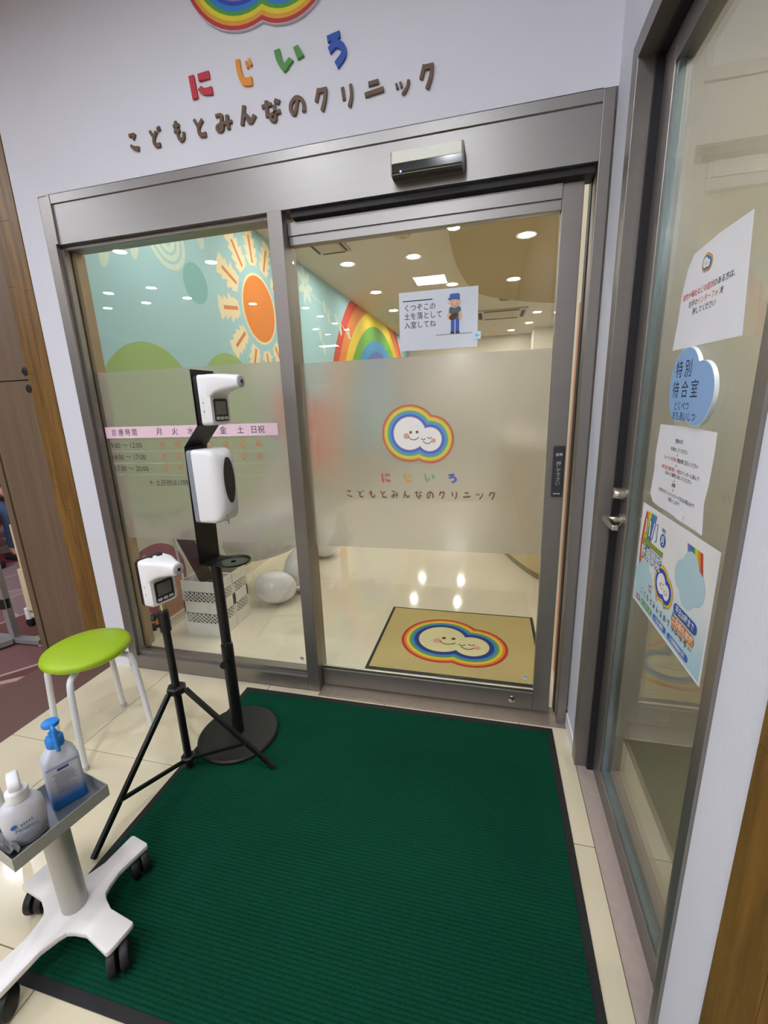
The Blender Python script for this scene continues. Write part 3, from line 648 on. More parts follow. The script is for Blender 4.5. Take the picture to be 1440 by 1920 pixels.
for ch, (x, z, a, b), n_ in zip(LINE2, pos2, ordn):
    o = solid_strokes('cutout_letter', ch, 0, 0, a, b, 0.008, BRN, M=FRONT(x, -0.0002, z))
    tag(o, ('%s brown cut-out letter in the row above the door header' % n_) if n_ in ('leftmost', 'rightmost') else ('%s brown cut-out letter from the left in the row above the door header' % n_), 'letter', 'brown wall letters')
s_ = 0.00088
sg = thing('cloud_sign', 'rainbow edged double cloud sign at the top of the white wall', 'sign', M=FRONT(1.035, -0.0005, 2.844))
MB().prism(cloud_outline(109, s_), 'z', 0, 0.010).out('sign_board', mat('sign_edge', 'cfd0d8', .6), sg)
WB = dict(RB); WB['r'] = mat('sign_red', 'b93a3d', .6); WB['o'] = mat('sign_orange', 'e0a03a', .6); WB['y'] = mat('sign_yellow', 'e2d52f', .6)
cloud_logo(sg, None, s_, 0, 0, 0.0104, cols=WB, bands=[(107, 'r'), (93, 'o'), (79, 'y'), (63, 'g'), (49, 'b'), (33, 'd'), (20, 'v'), (0, 'w')])

# ---- motion sensor on the header -----------------------------------
t = thing('door_sensor', 'silver and black motion sensor on the door header', 'sensor', M=Matrix.Translation((1.665, 0.005, 2.138)))
MB().box(-.122, .122, -.055, 0, -.038, .034).bevel(.008, 3).out('housing', mat('champagne_silver', 'b9b4a4', .4, .3), t)
MB().prism([(-.057, -.006), (-.0575, -.03), (-.046, -.0425), (-.02, -.0425), (-.02, -.006)], 'x', -.116, .116).out('lens', mat('sensor_black', '0c0d0e', .12), t)
box('cover', mat('champagne_light', 'e2e5d8', .4, 0.0), t, -.114, .114, -.0575, -.0551, -.005, .030, bev=.001)
prn('indicator_light', [circ(-.086, -.030, .003, 12)], emitm('blue_led', (.08, .12, 1), 9.0), t, plane((0, -.0585, 0), (1, 0, 0), (0, 0, 1)))

# ---- paper sign on the sliding glass --------------------------------
sgn = thing('paper_sign', 'white laminated notice with a capped cartoon man on the sliding glass', 'notice', M=FRONT(1.540, GY - 0.0012, 1.556))
MB().prism(rect(0, 0, .296, .209), 'z', 0, .0006).out('sheet', mat('bluish_paper', 'd4dae4', .5, var=.01), sgn)
z0 = .0009
prn('heading_rule', [rect(.014, .176, .128, .1795)], INK, sgn, None, z0)
for s, y in (('くつぞこの', .152), ('土を落として', .122), ('入室してね', .091)): txt('notice_lettering', s, .0268, .018, y, INK, sgn, z=z0, bold=.004, sx=.92)
prn('floor_rule', [rect(.14, .0495, .276, .0512)], INK, sgn, None, z0)
F = [('figure_leg', [rect(.197, .058, .211, .104), rect(.214, .058, .228, .104)], '3f5fae'), ('figure_shoe', [rrect(.195, .052, .211, .059, .003), rrect(.214, .052, .230, .059, .003)], '2b2b33'),
     ('figure_shirt', [rrect(.190, .100, .234, .146, .010)], '50656a'), ('figure_arm', [rrect(.184, .104, .198, .124, .006), rrect(.226, .098, .238, .128, .006)], 'e3b795'),
     ('figure_parcel', [circ(.206, .112, .017, 24, .010, .5)], '4e2f2b'), ('figure_face', [circ(.211, .160, .0185, 32, .019), circ(.192, .159, .005, 14), circ(.230, .159, .005, 14)], 'e6bd9f'),
     ('figure_hair', [rrect(.193, .164, .229, .176, .004)], '3a2b2a'), ('figure_brow', [rrect(.196, .160, .226, .170, .004)], 'e6bd9f'), ('figure_cap', [rrect(.192, .172, .230, .190, .008), rrect(.186, .170, .206, .176, .003)], '3c62b0'),
     ('figure_cheek', [circ(.201, .155, .004, 12), circ(.221, .155, .004, 12)], 'dd8f7f')]
for i, (n_, P, c) in enumerate(F): prn(n_, P, mat('print_' + c, c, .6), sgn, None, z0 + .0002 * i)
prn('figure_feature', stroke_poly(arc(.211, .156, .009, 215, 325, 8), .0012) + stroke_poly(arc(.203, .162, .004, 20, 160, 6), .0012) + stroke_poly(arc(.219, .162, .004, 20, 160, 6), .0012), INK, sgn, None, z0 + .0025)
stk = tag(prn('arrow_sticker', [rect(0, 0, .026, .026)], mat('cyan_sticker', 'bfe4f5', .5), None, FRONT(1.822, GY - 0.0036, 1.583), 0), 'small pale blue arrow sticker at the corner of the white notice', 'sticker')
prn('sticker_arrow', stroke_poly([(.006, .013), (.022, .013)], .003) + stroke_poly([(.013, .020), (.006, .013), (.013, .006)], .003), mat('sticker_blue', '6aa6c4', .6), stk, None, .0003)

# ---- notices on the side door glass ----------------------------------
SX = GX - 0.0008
def side(y, z): return SIDE(SX, y, z)
def outline_sheet(pts, thick=.0006): return MB().prism(pts, 'z', 0, thick)
def yz(P, y0, z0_): return [(y0 - y, z - z0_) for y, z in P]
p1 = thing('paper_notice', 'crumpled white fever notice with a tiny cloud logo, topmost on the side door', 'notice', M=side(-.458, 1.452))
P = yz([(-.458, 1.456), (-.470, 1.52), (-.474, 1.575), (-.492, 1.625), (-.515, 1.648), (-.62, 1.654), (-.737, 1.652), (-.748, 1.56), (-.756, 1.50), (-.762, 1.450), (-.60, 1.4535)], -.458, 1.452)
P.reverse(); outline_sheet(P).out('sheet', PAPER, p1, smooth=0)
cloud_logo(p1, None, .000072, .123, .162, .0009, dz=.0002)
txt('notice_lettering', '発熱や嘔吐などの症状', .0148, .026, .112, RED, p1, z=.0009, bold=.01, sx=.98)
txt('notice_lettering', 'のある方は、', .0148, .170, .112, INK, p1, z=.0009, bold=.01, sx=.98)
txt('notice_lettering', '右手の', .0148, .062, .092, INK, p1, z=.0009, bold=.008)
txt('notice_lettering', 'インターフォン', .0148, .105, .092, mat('orange_ink', 'dd7a45', .7), p1, z=.0009, bold=.008)
txt('notice_lettering', 'を', .0148, .2, .092, INK, p1, z=.0009, bold=.008)
txt('notice_lettering', '押してください', .0148, .086, .074, INK, p1, z=.0009, bold=.008)
# cloud shaped plaque
cp = thing('cloud_plaque', 'pale blue cloud shaped room plaque on the side door glass', 'plaque', M=side(-.60, 1.37))
def bumpy(s=1.0):
    cs = [(-.034, .010, .074), (.044, -.016, .066), (-.04, -.010, .066), (.02, -.016, .060)]
    out = []
    for k in range(72):
        a = 2 * PI * k / 72; d = Vector((math.cos(a), math.sin(a))); best = 0
        for cx, cy, r in cs:
            c = Vector((cx, cy)); b = d.dot(c); disc = b * b - (c.length_squared - r * r)
            if disc > 0: best = max(best, b + math.sqrt(disc))
        out.append((d.x * best * s, d.y * best * s))
    return out
MB().prism(bumpy(), 'z', 0, .008).out('plaque_board', mat('plaque_white', 'e9f2f6', .4), cp)
prn('plaque_face', [bumpy(.985)], mat('plaque_blue', '8fb6e6', .45, var=.01), cp, None, .0084)
for s, sz, x, y in (('特 別', .040, -.082, .036), ('待 合 室', .040, -.088, -.008), ('とくべつ', .022, -.070, -.042), ('まちあいしつ', .022, -.074, -.064)):
    txt('plaque_lettering', s, sz, x, y, mat('navy_ink', '28344e', .6), cp, z=.0088, sx=.92)
# torn instruction sheet
p2 = thing('paper_notice', 'torn white instruction sheet below the cloud plaque on the side door', 'notice', M=side(-.43, 1.077))
P = yz([(-.440, 1.283), (-.60, 1.284), (-.728, 1.281), (-.730, 1.242), (-.726, 1.178), (-.718, 1.139), (-.729, 1.075), (-.700, 1.077), (-.637, 1.077), (-.640, 1.094), (-.605, 1.079), (-.551, 1.081), (-.493, 1.080), (-.450, 1.083), (-.426, 1.101), (-.434, 1.166), (-.430, 1.208)], -.43, 1.077)
outline_sheet(P).out('sheet', PAPER, p2, smooth=0)
MB().prism([(.168, .002), (.207, .0005), (.206, .018), (.190, .020)], 'z', .0009, .0022).out('torn_flap', PAPER, p2, smooth=0)
for s, y, m_, x in (('受診の方', .172, INK, .135), ('手袋をしてください', .152, INK, .140), ('↓', .141, INK, .135), ('↓', .117, INK, .135), ('元あった場所に戻してください', .093, INK, .150), ('↓', .081, INK, .135), ('診察', .070, INK, .135), ('↓', .059, INK, .135), ('お会計はクレジットカード又はお振込みで', .047, INK, .150), ('お願いします！', .034, INK, .150)):
    txt('notice_lettering', s, .0105, x, y, m_, p2, z=.0009, align='CENTER', bold=.012)
txt('notice_lettering', 'カーテンを閉めて', .0105, .060, .129, RED, p2, z=.0009, bold=.01); txt('notice_lettering', '問診票ご記入ください', .0105, .1385, .129, INK, p2, z=.0009, bold=.012)
txt('notice_lettering', '保険証を問診票と一緒に', .0105, .052, .105, RED, p2, z=.0009, bold=.01); txt('notice_lettering', 'バインダーに挟んで', .0105, .160, .105, INK, p2, z=.0009, bold=.012)
# opening poster
p3 = thing('poster', 'white and sky blue opening poster with rainbows, lowest on the side door', 'poster', M=side(-.386, .781))
PW, PH = .424, .286
MB().prism(rect(0, 0, PW, PH), 'z', 0, .0008).out('sheet', PAPER, p3, smooth=0)
sky = bpy.data.materials.new('poster_sky'); sky.use_nodes = True
nt = sky.node_tree; tc = nt.nodes.new('ShaderNodeTexCoord'); sp = nt.nodes.new('ShaderNodeSeparateXYZ'); cr = nt.nodes.new('ShaderNodeValToRGB'); mr = nt.nodes.new('ShaderNodeMapRange')
mr.inputs[2].default_value = PH * .62; nt.links.new(tc.outputs['Object'], sp.inputs[0]); nt.links.new(sp.outputs[1], mr.inputs[0]); nt.links.new(mr.outputs[0], cr.inputs[0])
cr.color_ramp.elements[0].color = (*hexc('a9d3e4'), 1); cr.color_ramp.elements[1].color = (*hexc('f1f0ee'), 1)
nt.links.new(cr.outputs[0], nt.nodes['Principled BSDF'].inputs['Base Color']); nt.nodes['Principled BSDF'].inputs['Roughness'].default_value = .5
prn('poster_print', [rect(.006, .006, PW - .006, PH - .006)], sky, p3, None, .0010)
rbc = [('r', 0), ('o', 1), ('y', 2), ('g', 3), ('b', 4), ('v', 5)]
for c, k in rbc:
    r0 = .310 - k * .0118; r1 = r0 - .0118
    prn('poster_rainbow', [list(q) for q in [arc(.325, .165, r0, 160 - k * 1.2, 190, 14) + list(reversed(arc(.325, .165, r1, 160 - k * 1.2, 190, 14)))]], RB[c], p3, None, .0012)
    prn('poster_rainbow', [[(.388 - k * .012, .175), (.388 - k * .012 - .0118, .175), (.372 - k * .012 - .0118 - .01, .262), (.372 - k * .012 - .01, .262)]], RB[c], p3, None, .0012)
BLU = mat('poster_blue', '2f5aa6', .6); PWH = mat('poster_white', 'f4f4f2', .6); PCL = mat('poster_cloud', 'b7d7df', .6, var=.03)
def puff(cx, cy, s):
    return [circ(cx - .03 * s, cy, .032 * s, 24), circ(cx + .03 * s, cy, .034 * s, 24), circ(cx, cy + .024 * s, .034 * s, 24), circ(cx, cy - .02 * s, .034 * s, 24), circ(cx + .005, cy, .035 * s, 24)]
prn('poster_cloud', puff(.066, .085, 1.05), PCL, p3, None, .0016); prn('poster_cloud', puff(.320, .184, 1.15), PCL, p3, None, .0016)
txt('poster_lettering', '11/1', .060, .030, .228, BLU, p3, z=.0020, bold=.05, sx=.95); txt('poster_lettering', '11/1', .060, .030, .228, PWH, p3, z=.0023, bold=.012, sx=.95)
prn('poster_badge', [circ(.162, .225, .017, 28)], BLU, p3, None, .0020); txt('poster_lettering', '月', .024, .162, .2245, PWH, p3, z=.0024, align='CENTER', bold=.02)
txt('poster_lettering', '2021', .013, .150, .250, BLU, p3, z=.0020, bold=.02)
prn('poster_strip', [rect(.034, .182, .172, .197)], mat('poster_olive', '8e9c46', .6), p3, None, .0019)
txt('poster_lettering', '新規開院', .038, .028, .157, BLU, p3, z=.0024, bold=.06, sx=.93); txt('poster_lettering', '新規開院', .038, .028, .157, PWH, p3, z=.0027, bold=.012, sx=.93)
cloud_logo(p3, None, .000185, .186, .122, .0016, dz=.0002, bands=[(107, 'o'), (88, 'y'), (60, 'd'), (0, 'w')])
for k, (ch, c) in enumerate(zip(LINE1, 'rpgb')): prn('poster_lettering', clean_quads(glyph(ch, .108 + .052 * k, .068, .018, .020, .7)), RB[c if c != 'p' else 'o'], p3, None, .0020)
for k, ch in enumerate(LINE2): prn('poster_lettering', clean_quads(glyph(ch, .060 + .0232 * k, .042, .013, .016, .8)), INKB, p3, None, .0020)
for s, x0, x1, y0, y1, c in (('平日20時まで', .268, .385, .088, .114, '2f5aa6'), ('土日祝も診療', .264, .381, .058, .084, 'd9822f'), ('小児科', .030, .062, .014, .030, 'c8434a'), ('アレルギー科', .070, .150, .014, .030, '5f9a4c'), ('小児皮膚科', .160, .245, .014, .030, '3f6cb5'), ('小児循環器内科', .255, .365, .014, .030, '3f6cb5')):
    prn('poster_pill', [rrect(x0, y0, x1, y1, (y1 - y0) * .48)], mat('pill_' + c, c, .6), p3, None, .0020)
    txt('poster_lettering', s, (y1 - y0) * .74, (x0 + x1) / 2, (y0 + y1) / 2, PWH, p3, z=.0024, align='CENTER', bold=.015, sx=min(1.0, (x1 - x0) * .88 / ((y1 - y0) * .74 * len(s) * .95)))
txt('poster_lettering', 'ご家族の診療も行います', .010, .322, .050, INKB, p3, z=.0020, align='CENTER')

# ---- cabinet at left ---------------------------------------------------
t = thing('wall_cabinet', 'tall brown laminate cabinet beside the amber wood trim', 'cabinet', (-.45, 0.0, 0))
box('body', LAMI, t, -.165, .181, .02, .45, 0, MZ - .002)
box('door', LAMI, t, -.118, .181, 0.0, .0195, .004, 1.5275, bev=.001)
box('door', LAMI, t, -.118, .181, 0.0, .0195, 1.5325, MZ - .004, bev=.001)
box('side_panel', LAMI, t, -.165, -.126, -.004, .0195, 0, MZ - .002)
box('shadow_gap', LAMID, t, -.126, -.118, .010, .0195, 0, MZ - .004)
for z in (1.49, 1.57): MB().lathe([(.019, 0), (.019, .004), (.013, .005)], 24).out('finger_hole', BLACKP, t, M=plane((.172, .0002, z), (1, 0, 0), (0, 0, 1)))

# ---- green entrance mat ------------------------------------------------
t = thing('entrance_mat', 'large dark green ribbed mat with a black rubber border', 'mat', (1.457, -.613, 0))
X0, X1, Y0, Y1 = -.72, .72, -.575, .573
RUB = mat('black_rubber', '1b1a1c', .75)
box('rubber_border', RUB, t, X0, X1, Y0, Y1, 0.0003, .004, bev=.0012, seg=1)
bm = MB(); pitch = .0105; n = int((Y1 - Y0 - .05) / pitch); prof = []
for k in range(n):
    y = Y0 + .025 + k * pitch
    prof += [(y, .0072), (y + pitch * .62, .0072), (y + pitch * .72, .0048), (y + pitch * .92, .0048)]
prof.append((Y0 + .025 + n * pitch, .0072))
va = [bm.bm.verts.new((X0 + .024, y, z)) for y, z in prof]; vb = [bm.bm.verts.new((X1 - .024, y, z)) for y, z in prof]
for i in range(len(prof) - 1): bm.bm.faces.new((va[i], vb[i], vb[i + 1], va[i + 1]))
e0 = bm.verts([(X0 + .024, prof[0][0], .0041), (X1 - .024, prof[0][0], .0041), (X1 - .024, prof[-1][0], .0041), (X0 + .024, prof[-1][0], .0041)])
bm.bm.faces.new((e0[0], e0[1], vb[0], va[0])); bm.bm.faces.new((e0[2], e0[3], va[-1], vb[-1]))
GRN = mat('green_pile', '0c4a34', .95, var=.35, scale=160, bump=.8, bscale=500, spec=.1)
bm.out('ribbed_pile', GRN, t, smooth=0, recalc=False)

# ---- beige logo mat inside ----------------------------------------------
t = thing('logo_mat', 'beige doormat with a rainbow cloud inside the sliding door', 'mat', (1.73, .585, 0))
box('rubber_border', RUB, t, -.455, .455, -.36, .36, .0003, .004, bev=.001, seg=1)
box('pile', mat('beige_pile', 'c3b079', .95, var=.15, scale=120, bump=.5, bscale=400, spec=.1), t, -.437, .437, -.342, .342, .0041, .0075, bev=.001, seg=1)
MC = {'r': mat('matr', 'b8312a', .9), 'o': mat('mato', 'd9872c', .9), 'y': mat('maty', 'e2bf3a', .9), 'g': mat('matg', '5f9a58', .9), 'b': mat('matb', '3a7fb8', .9), 'd': mat('matd', '22347e', .9), 'v': mat('matv', '22347e', .9), 'w': mat('matw', 'd9cf9f', .9), 'p': mat('matp', 'e09a94', .9), 'f': mat('matf', '5a3a2a', .9)}
cloud_logo(t, None, .000955, -.082, -.008, .0080, dz=.0003, cols=MC, bands=[(107, 'r'), (90, 'o'), (76, 'y'), (58, 'g'), (44, 'b'), (28, 'd'), (0, 'w')])

# ---- stools ---------------------------------------------------------------
LIME = mat('lime_vinyl', 'a3c61c', .38, var=.04, scale=60, bump=.15, bscale=500)
WPIPE = mat('white_pipe', 'e6e9ee', .35)
def stool(label, loc, rz):
    t = thing('round_stool', label, 'stool', loc, rz, 'lime stools')
    MB().lathe([(.02, .402), (.148, .402), (.157, .41), (.160, .42), (.155, .431), (.142, .438), (.09, .442), (.01, .443)], 40).out('seat', LIME, t, smooth=60)
    MB().lathe([(.05, .394), (.13, .394), (.13, .4015), (.05, .4015)], 32).out('seat_base', WPIPE, t)
    for k in range(4):
        a = PI / 4 + k * PI / 2; c, s = math.cos(a), math.sin(a)
        pts = smooth_path([(.05 * c, .05 * s, .382), (.11 * c, .11 * s, .382), (.150 * c, .150 * s, .372), (.163 * c, .163 * s, .335), (.168 * c, .168 * s, .29), (.187 * c, .187 * s, .012)], 4)
        lg = MB().tube(pts, .0115, 12).out('leg', WPIPE, t, smooth=60)
        MB().lathe([(.013, .0), (.014, .004), (.0135, .02), (.012, .021)], 14, (.1875 * c, .1875 * s, 0)).out('foot_cap', mat('grey_foot', 'c9ccd0', .5), lg)
    return t
stool('lime green round stool with four white legs beside the black stands', (.298, -.453, 0), math.radians(-21))
stool('second white legged stool mostly out of frame, behind the bottles', (.335, -1.06, 0), math.radians(-4))

# ---- thermometers -----------------------------------------------------------
def thermometer(label, M):
    """local: +x forward, y sideways, z up; origin at lower back centre"""
    t = thing('forehead_thermometer', label, 'thermometer', M=M)
    MB().prism(rrect(-.052, .0, .052, .168, .012), 'x', 0, .016).bevel(.002, 1, 60).out('back_plate', BLACKP, t)
    bd = MB()
    def sec(x, w, z0, z1, r): return [(x, u, v) for u, v in rrect(-w, z0, w, z1, r, 4)]
    bd.loft([sec(.0163, .051, .001, .1665, .012), sec(.045, .050, .001, .1665, .014), sec(.057, .046, .005, .1645, .014)])
    bd.out('body', WPLAST, t, smooth=50)
    nz = MB()
    nz.loft([sec(.048, .0495, .082, .1668, .013), sec(.058, .0475, .092, .167, .013), sec(.070, .044, .103, .167, .013), (sec(.09, .036, .110, .1668, .014)), sec(.115, .027, .1145, .1655, .016), sec(.137, .0215, .118, .163, .018), sec(.150, .020, .120, .161, .018)])
    nz.out('nozzle', WPLAST, t, smooth=50)
    Fm = plane((.0573, 0, 0), (0, 1, 0), (0, 0, 1))
    nb = MB().lathe([(.018, 0), (.018, .003), (.016, .004)], 24).out('nozzle_ring', mat('nozzle_grey', 'b9babf', .4), t, M=plane((.1500, 0, .1405), (0, 1, 0), (0, 0, 1)))
    MB().poly(circ(0, 0, .0065, 18), .0043).out('lens', BLACKP, nb, smooth=0, recalc=False)
    fp = MB().prism(rrect(-.034, .014, .034, .088, .007), 'z', 0, .0022).out('display_panel', mat('panel_black', '1d1d1f', .25), t, M=Fm)
    prn('screen', [rect(-.026, .036, .026, .080)], mat('lcd_grey', '6a6a62', .25), fp, None, .0025)
    for k in (-1, 0, 1): MB().prism(rrect(-.0085 + k * .021, .019, .0085 + k * .021, .029, .004), 'z', .0023, .0040).out('button', mat('button_grey', 'c4c2bd', .5), fp)
    prn('side_dot', [circ(.030, .075, .0028, 12), circ(.030, .048, .0028, 12)], BLACKP, t, plane((0, -.0506, 0), (1, 0, 0), (0, 0, 1)))
    g = MB()
    for k in range(14): g.box(.019, .031, -.0513, -.0503, .028 + k * .005, .030 + k * .005)
    tag(g.out('grip_ribs', WPLAST, t, smooth=0), kind='stuff')
    c_ = MB().box(.018, .03, -.012, -.002, .167, .1705).box(.024, .036, .012, .03, .167, .173).bevel(.001, 1); c_.out('top_latch', BLACKP, t)
    return t

# ---- dispenser stand -----------------------------------------------------------
PHI = math.radians(-5)
st = thing('dispenser_stand', 'black floor stand with a round base carrying a white soap dispenser', 'stand', (.880, -.342, 0), PHI)
MB().lathe([(.160, .008), (.164, .012), (.164, .02), (.158, .026), (.02, .029)], 48).out('base', mat('worn_black', '161616', .5, var=.25, scale=30), st)
MB().tube([(0, 0, .028), (0, 0, .44)], .0235, 20).out('lower_tube', BLACKM, st, smooth=40)
MB().tube([(0, 0, .44), (0, 0, .80)], .0195, 20).out('upper_tube', BLACKM, st, smooth=40)
for z, a in ((.455, -40), (.375, -75)):
    ca, sa = math.cos(math.radians(a)), math.sin(math.radians(a))
    MB().tube([(.02 * ca, .02 * sa, z), (.045 * ca, .045 * sa, z)], .007, 10).tube([(.038 * ca, .038 * sa, z), (.052 * ca, .052 * sa, z)], .014, 14).out('clamp_knob', BLACKP, st, smooth=40)
# folded sheet bracket: back sheet, sloped step, upper sheet
W = .055
sh = [(-.024, .80), (-.014, 1.235), (.055, 1.308), (.055, 1.49)]
L = []
for i, (x, z) in enumerate(sh): L.append([(x, -W, z), (x, W, z), (x - .003, W, z), (x - .003, -W, z)])
MB().loft(L).out('back_bracket', BLACKM, st, smooth=0)
MB().box(-.033, .030, -W, W, .797, .8005).out('bracket_foot', BLACKM, st, smooth=0)
tray = MB().lathe([(.057, .801), (.062, .801), (.064, .808), (.061, .808), (.058, .803), (.01, .8025)], 32, (.085, 0, 0)).out('drip_tray', BLACKM, st)
MB().lathe([(.01, .8032), (.05, .8036), (.052, .8032)], 28, (.085, 0, 0)).out('tray_pad', mat('greenish_pad', '2e3830', .25), tray)
# dispenser
dp = thing('soap_dispenser', 'white wall type automatic dispenser with a dark oval window on the stand', 'dispenser', M=st.matrix_basis @ Matrix.Translation((-.0125, 0, .965)))
dp.matrix_world = Matrix.Translation((.880, -.342, 0)) @ Matrix.Rotation(PHI, 4, 'Z') @ Matrix.Translation((-.0125, 0, .962))
def sec2(x, w, z0, z1, r): return [(x, u, v) for u, v in rrect(-w, z0, w, z1, r, 5)]
MB().loft([sec2(0, .056, 0, .262, .012), sec2(.022, .058, 0, .264, .014)]).out('back_plate', GREYP, dp, smooth=50)
MB().loft([sec2(.0225, .058, 0, .264, .014), sec2(.085, .058, .0, .264, .018), sec2(.104, .054, .006, .258, .024), sec2(.117, .044, .022, .244, .034), sec2(.124, .034, .040, .226, .033)]).out('housing', WPLAST, dp, smooth=60)
ov = [(u, v * (1 - .22 * (v < 0))) for u, v in circ(0, 0, .030, 36, .088)]
ovm = MB()
MB().prism([(u, v + .152) for u, v in circ(0, 0, .027, 36, .082)], 'z', -.006, .0022).out('level_window', mat('dark_window', '241f1d', .15), dp, M=plane((.1242, 0, 0), (0, 1, 0), (0, 0, 1)))
MB().tube([(.095, 0, .002), (.095, 0, -.014)], .006, 12).out('spout', WPLAST, dp)
prn('sensor_dot', [circ(-.03, .028, .003, 10)], RED, dp, plane((.1195, 0, 0), (0, 1, 0), (0, 0, 1)))
Mth = Matrix.Translation((.880, -.342, 0)) @ Matrix.Rotation(PHI, 4, 'Z') @ Matrix.Translation((.0555, 0, 1.306))
thermometer('white wall thermometer at the top of the black dispenser stand', Mth)

# ---- tripod with second thermometer -----------------------------------------------
tp = thing('light_tripod', 'thin black tripod with a folding collar beside the lime stool', 'tripod', (.785, -.535, 0))
MB().tube([(0, 0, .015), (0, 0, .66)], .0135, 16).out('column', BLACKM, tp, smooth=40)
MB().tube([(0, 0, .60), (0, 0, .675)], .0185, 16).out('column_clamp', BLACKP, tp, smooth=40)
MB().tube([(0, 0, .675), (0, 0, .715)], .006, 12).out('mount_screw', CHROME, tp, smooth=40)
for z, a in ((.655, 200), (.625, 225)):
    ca, sa = math.cos(math.radians(a)), math.sin(math.radians(a))
    MB().tube([(.015 * ca, .015 * sa, z), (.03 * ca, .03 * sa, z)], .006, 10).tube([(.028 * ca, .028 * sa, z), (.04 * ca, .04 * sa, z)], .014, 8).out('clamp_knob', BLACKP, tp, smooth=30)
MB().lathe([(.028, .345), (.034, .35), (.034, .37), (.028, .375)], 6).out('leg_collar', BLACKP, tp, smooth=0)
MB().lathe([(.022, .045), (.026, .05), (.026, .062), (.02, .066)], 12).out('brace_collar', BLACKP, tp, smooth=0)
for fx, fy, fz in ((1.114 - .785, -.478 + .535, .019), (.72 - .785, -.905 + .535, .011), (.545 - .785, -.29 + .535, .011)):
    d = Vector((fx, fy, 0)).normalized(); top = d * .034 + Vector((0, 0, .36)); ft = Vector((fx, fy, fz))
    lg = MB().bar(top, ft, .013, .016).out('leg', BLACKM, tp, smooth=0)
    q = top.lerp(ft, .68); MB().bar(d * .024 + Vector((0, 0, .056)), q, .010, .012).out('brace', BLACKM, tp, smooth=0)
    MB().tube([q + Vector((-d.y, d.x, 0)) * .009, q - Vector((-d.y, d.x, 0)) * .009], .004, 8).out('rivet', CHROME, lg)
    MB().tube([ft.lerp(top, .06), ft], .010, 8).out('foot_cap', BLACKP, lg)
thermometer('white wall thermometer mounted on the black tripod', Matrix.Translation((.785, -.535, .7155)) @ Matrix.Rotation(math.radians(-14), 4, 'Z') @ Matrix.Translation((-.028, 0, -.004)))

# ---- small white trolley ---------------------------------------------------------------
TR = math.radians(-11.5)
tx, ty = .845, -1.058
tro = thing('instrument_trolley', 'white four-arm trolley with grey column and shallow metal tray', 'trolley', (tx, ty, 0), TR)
WB_ = mat('white_enamel', 'ece8e6', .35, var=.02)
def cross():
    # four splayed arms joined by concave curves
    A = .185; ew = .036; r = []
    for k in range(4):
        a = k * PI / 2
        loc = [(A, -ew), (A + .004, -ew + .008), (A + .004, ew - .008), (A, ew), (.10, .032), (.066, .042), (.050, .050)]
        for u, v in loc: r.append((u * math.cos(a) - v * math.sin(a), u * math.sin(a) + v * math.cos(a)))
        nx = [(.042, .066), (.032, .10)]
        for u, v in nx: r.append((u * math.cos(a) - v * math.sin(a), u * math.sin(a) + v * math.cos(a)))
    return r
MB().prism(cross(), 'z', .076, .092).bevel(.003, 2, 50).out('base', WB_, tro, smooth=28)
MB().tube([(0, 0, .0905), (0, 0, .375)], .030, 28).out('column', mat('silver_grey_paint', 'b4b3ae', .4, .3), tro, smooth=40)
SST = mat('tray_steel', 'b5b4ae', .4, .4)
ty_ = MB().box(-.090, .066, -.106, .103, .376, .380)
ty_.out('tray_floor', mat('tray_dark', '7d848c', .25, .6), tro, smooth=0)
for q in ((-.092, -.090, -.108, .105), (.066, .068, -.108, .105), (-.090, .066, -.108, -.106), (-.090, .066, .103, .105)): box('tray_rim', SST, tro, *q, .374, .408)
for k in range(4):
    a = k * PI / 2; cx, cy = .168 * math.cos(a), .168 * math.sin(a); ra = math.radians((-35, -20, -60, -50)[k])
    c_ = MB().tube([(cx, cy, .05), (cx, cy, .073)], .012, 12).out('caster', BLACKP, tro)
    ox, oy = cx + .019 * math.cos(ra), cy + .019 * math.sin(ra); nx, ny = -math.sin(ra), math.cos(ra)
    zw = .0415 if k in (0, 1) else .0345
    for s in (-1, 1):
        MB().tube([(ox + nx * s * .004, oy + ny * s * .004, zw), (ox + nx * s * .024, oy + ny * s * .024, zw)], .0340, 20).bevel(.004, 2, 50).out('wheel', mat('tyre_black', '101013', .55), c_, smooth=40)

# ---- bottles on the trolley -------------------------------------------------------------
def onz(x, y, rz): return Matrix.Translation((x, y, .3803)) @ Matrix.Rotation(rz, 4, 'Z')
BB = mat('milky_bottle', 'd9dde8', .3, trans=.15)
lq = bpy.data.materials.new('blue_gradient_label'); lq.use_nodes = True
nt = lq.node_tree; b = nt.nodes['Principled BSDF']; tc = nt.nodes.new('ShaderNodeTexCoord'); sp = nt.nodes.new('ShaderNodeSeparateXYZ'); cr = nt.nodes.new('ShaderNodeValToRGB'); mr = nt.nodes.new('ShaderNodeMapRange')
mr.inputs[2].default_value = .16; nt.links.new(tc.outputs['Object'], sp.inputs[0]); nt.links.new(sp.outputs[2], mr.inputs[0]); nt.links.new(mr.outputs[0], cr.inputs[0])
cr.color_ramp.elements[0].position = .14; cr.color_ramp.elements[0].color = (*hexc('0f86e8'), 1); cr.color_ramp.elements[1].position = .36; cr.color_ramp.elements[1].color = (*hexc('d5dae6'), 1)
nt.links.new(cr.outputs[0], b.inputs['Base Color']); b.inputs['Roughness'].default_value = .3; b.inputs['Transmission Weight'].default_value = .1
CY = mat('blue_cap', '2a86dc', .35)
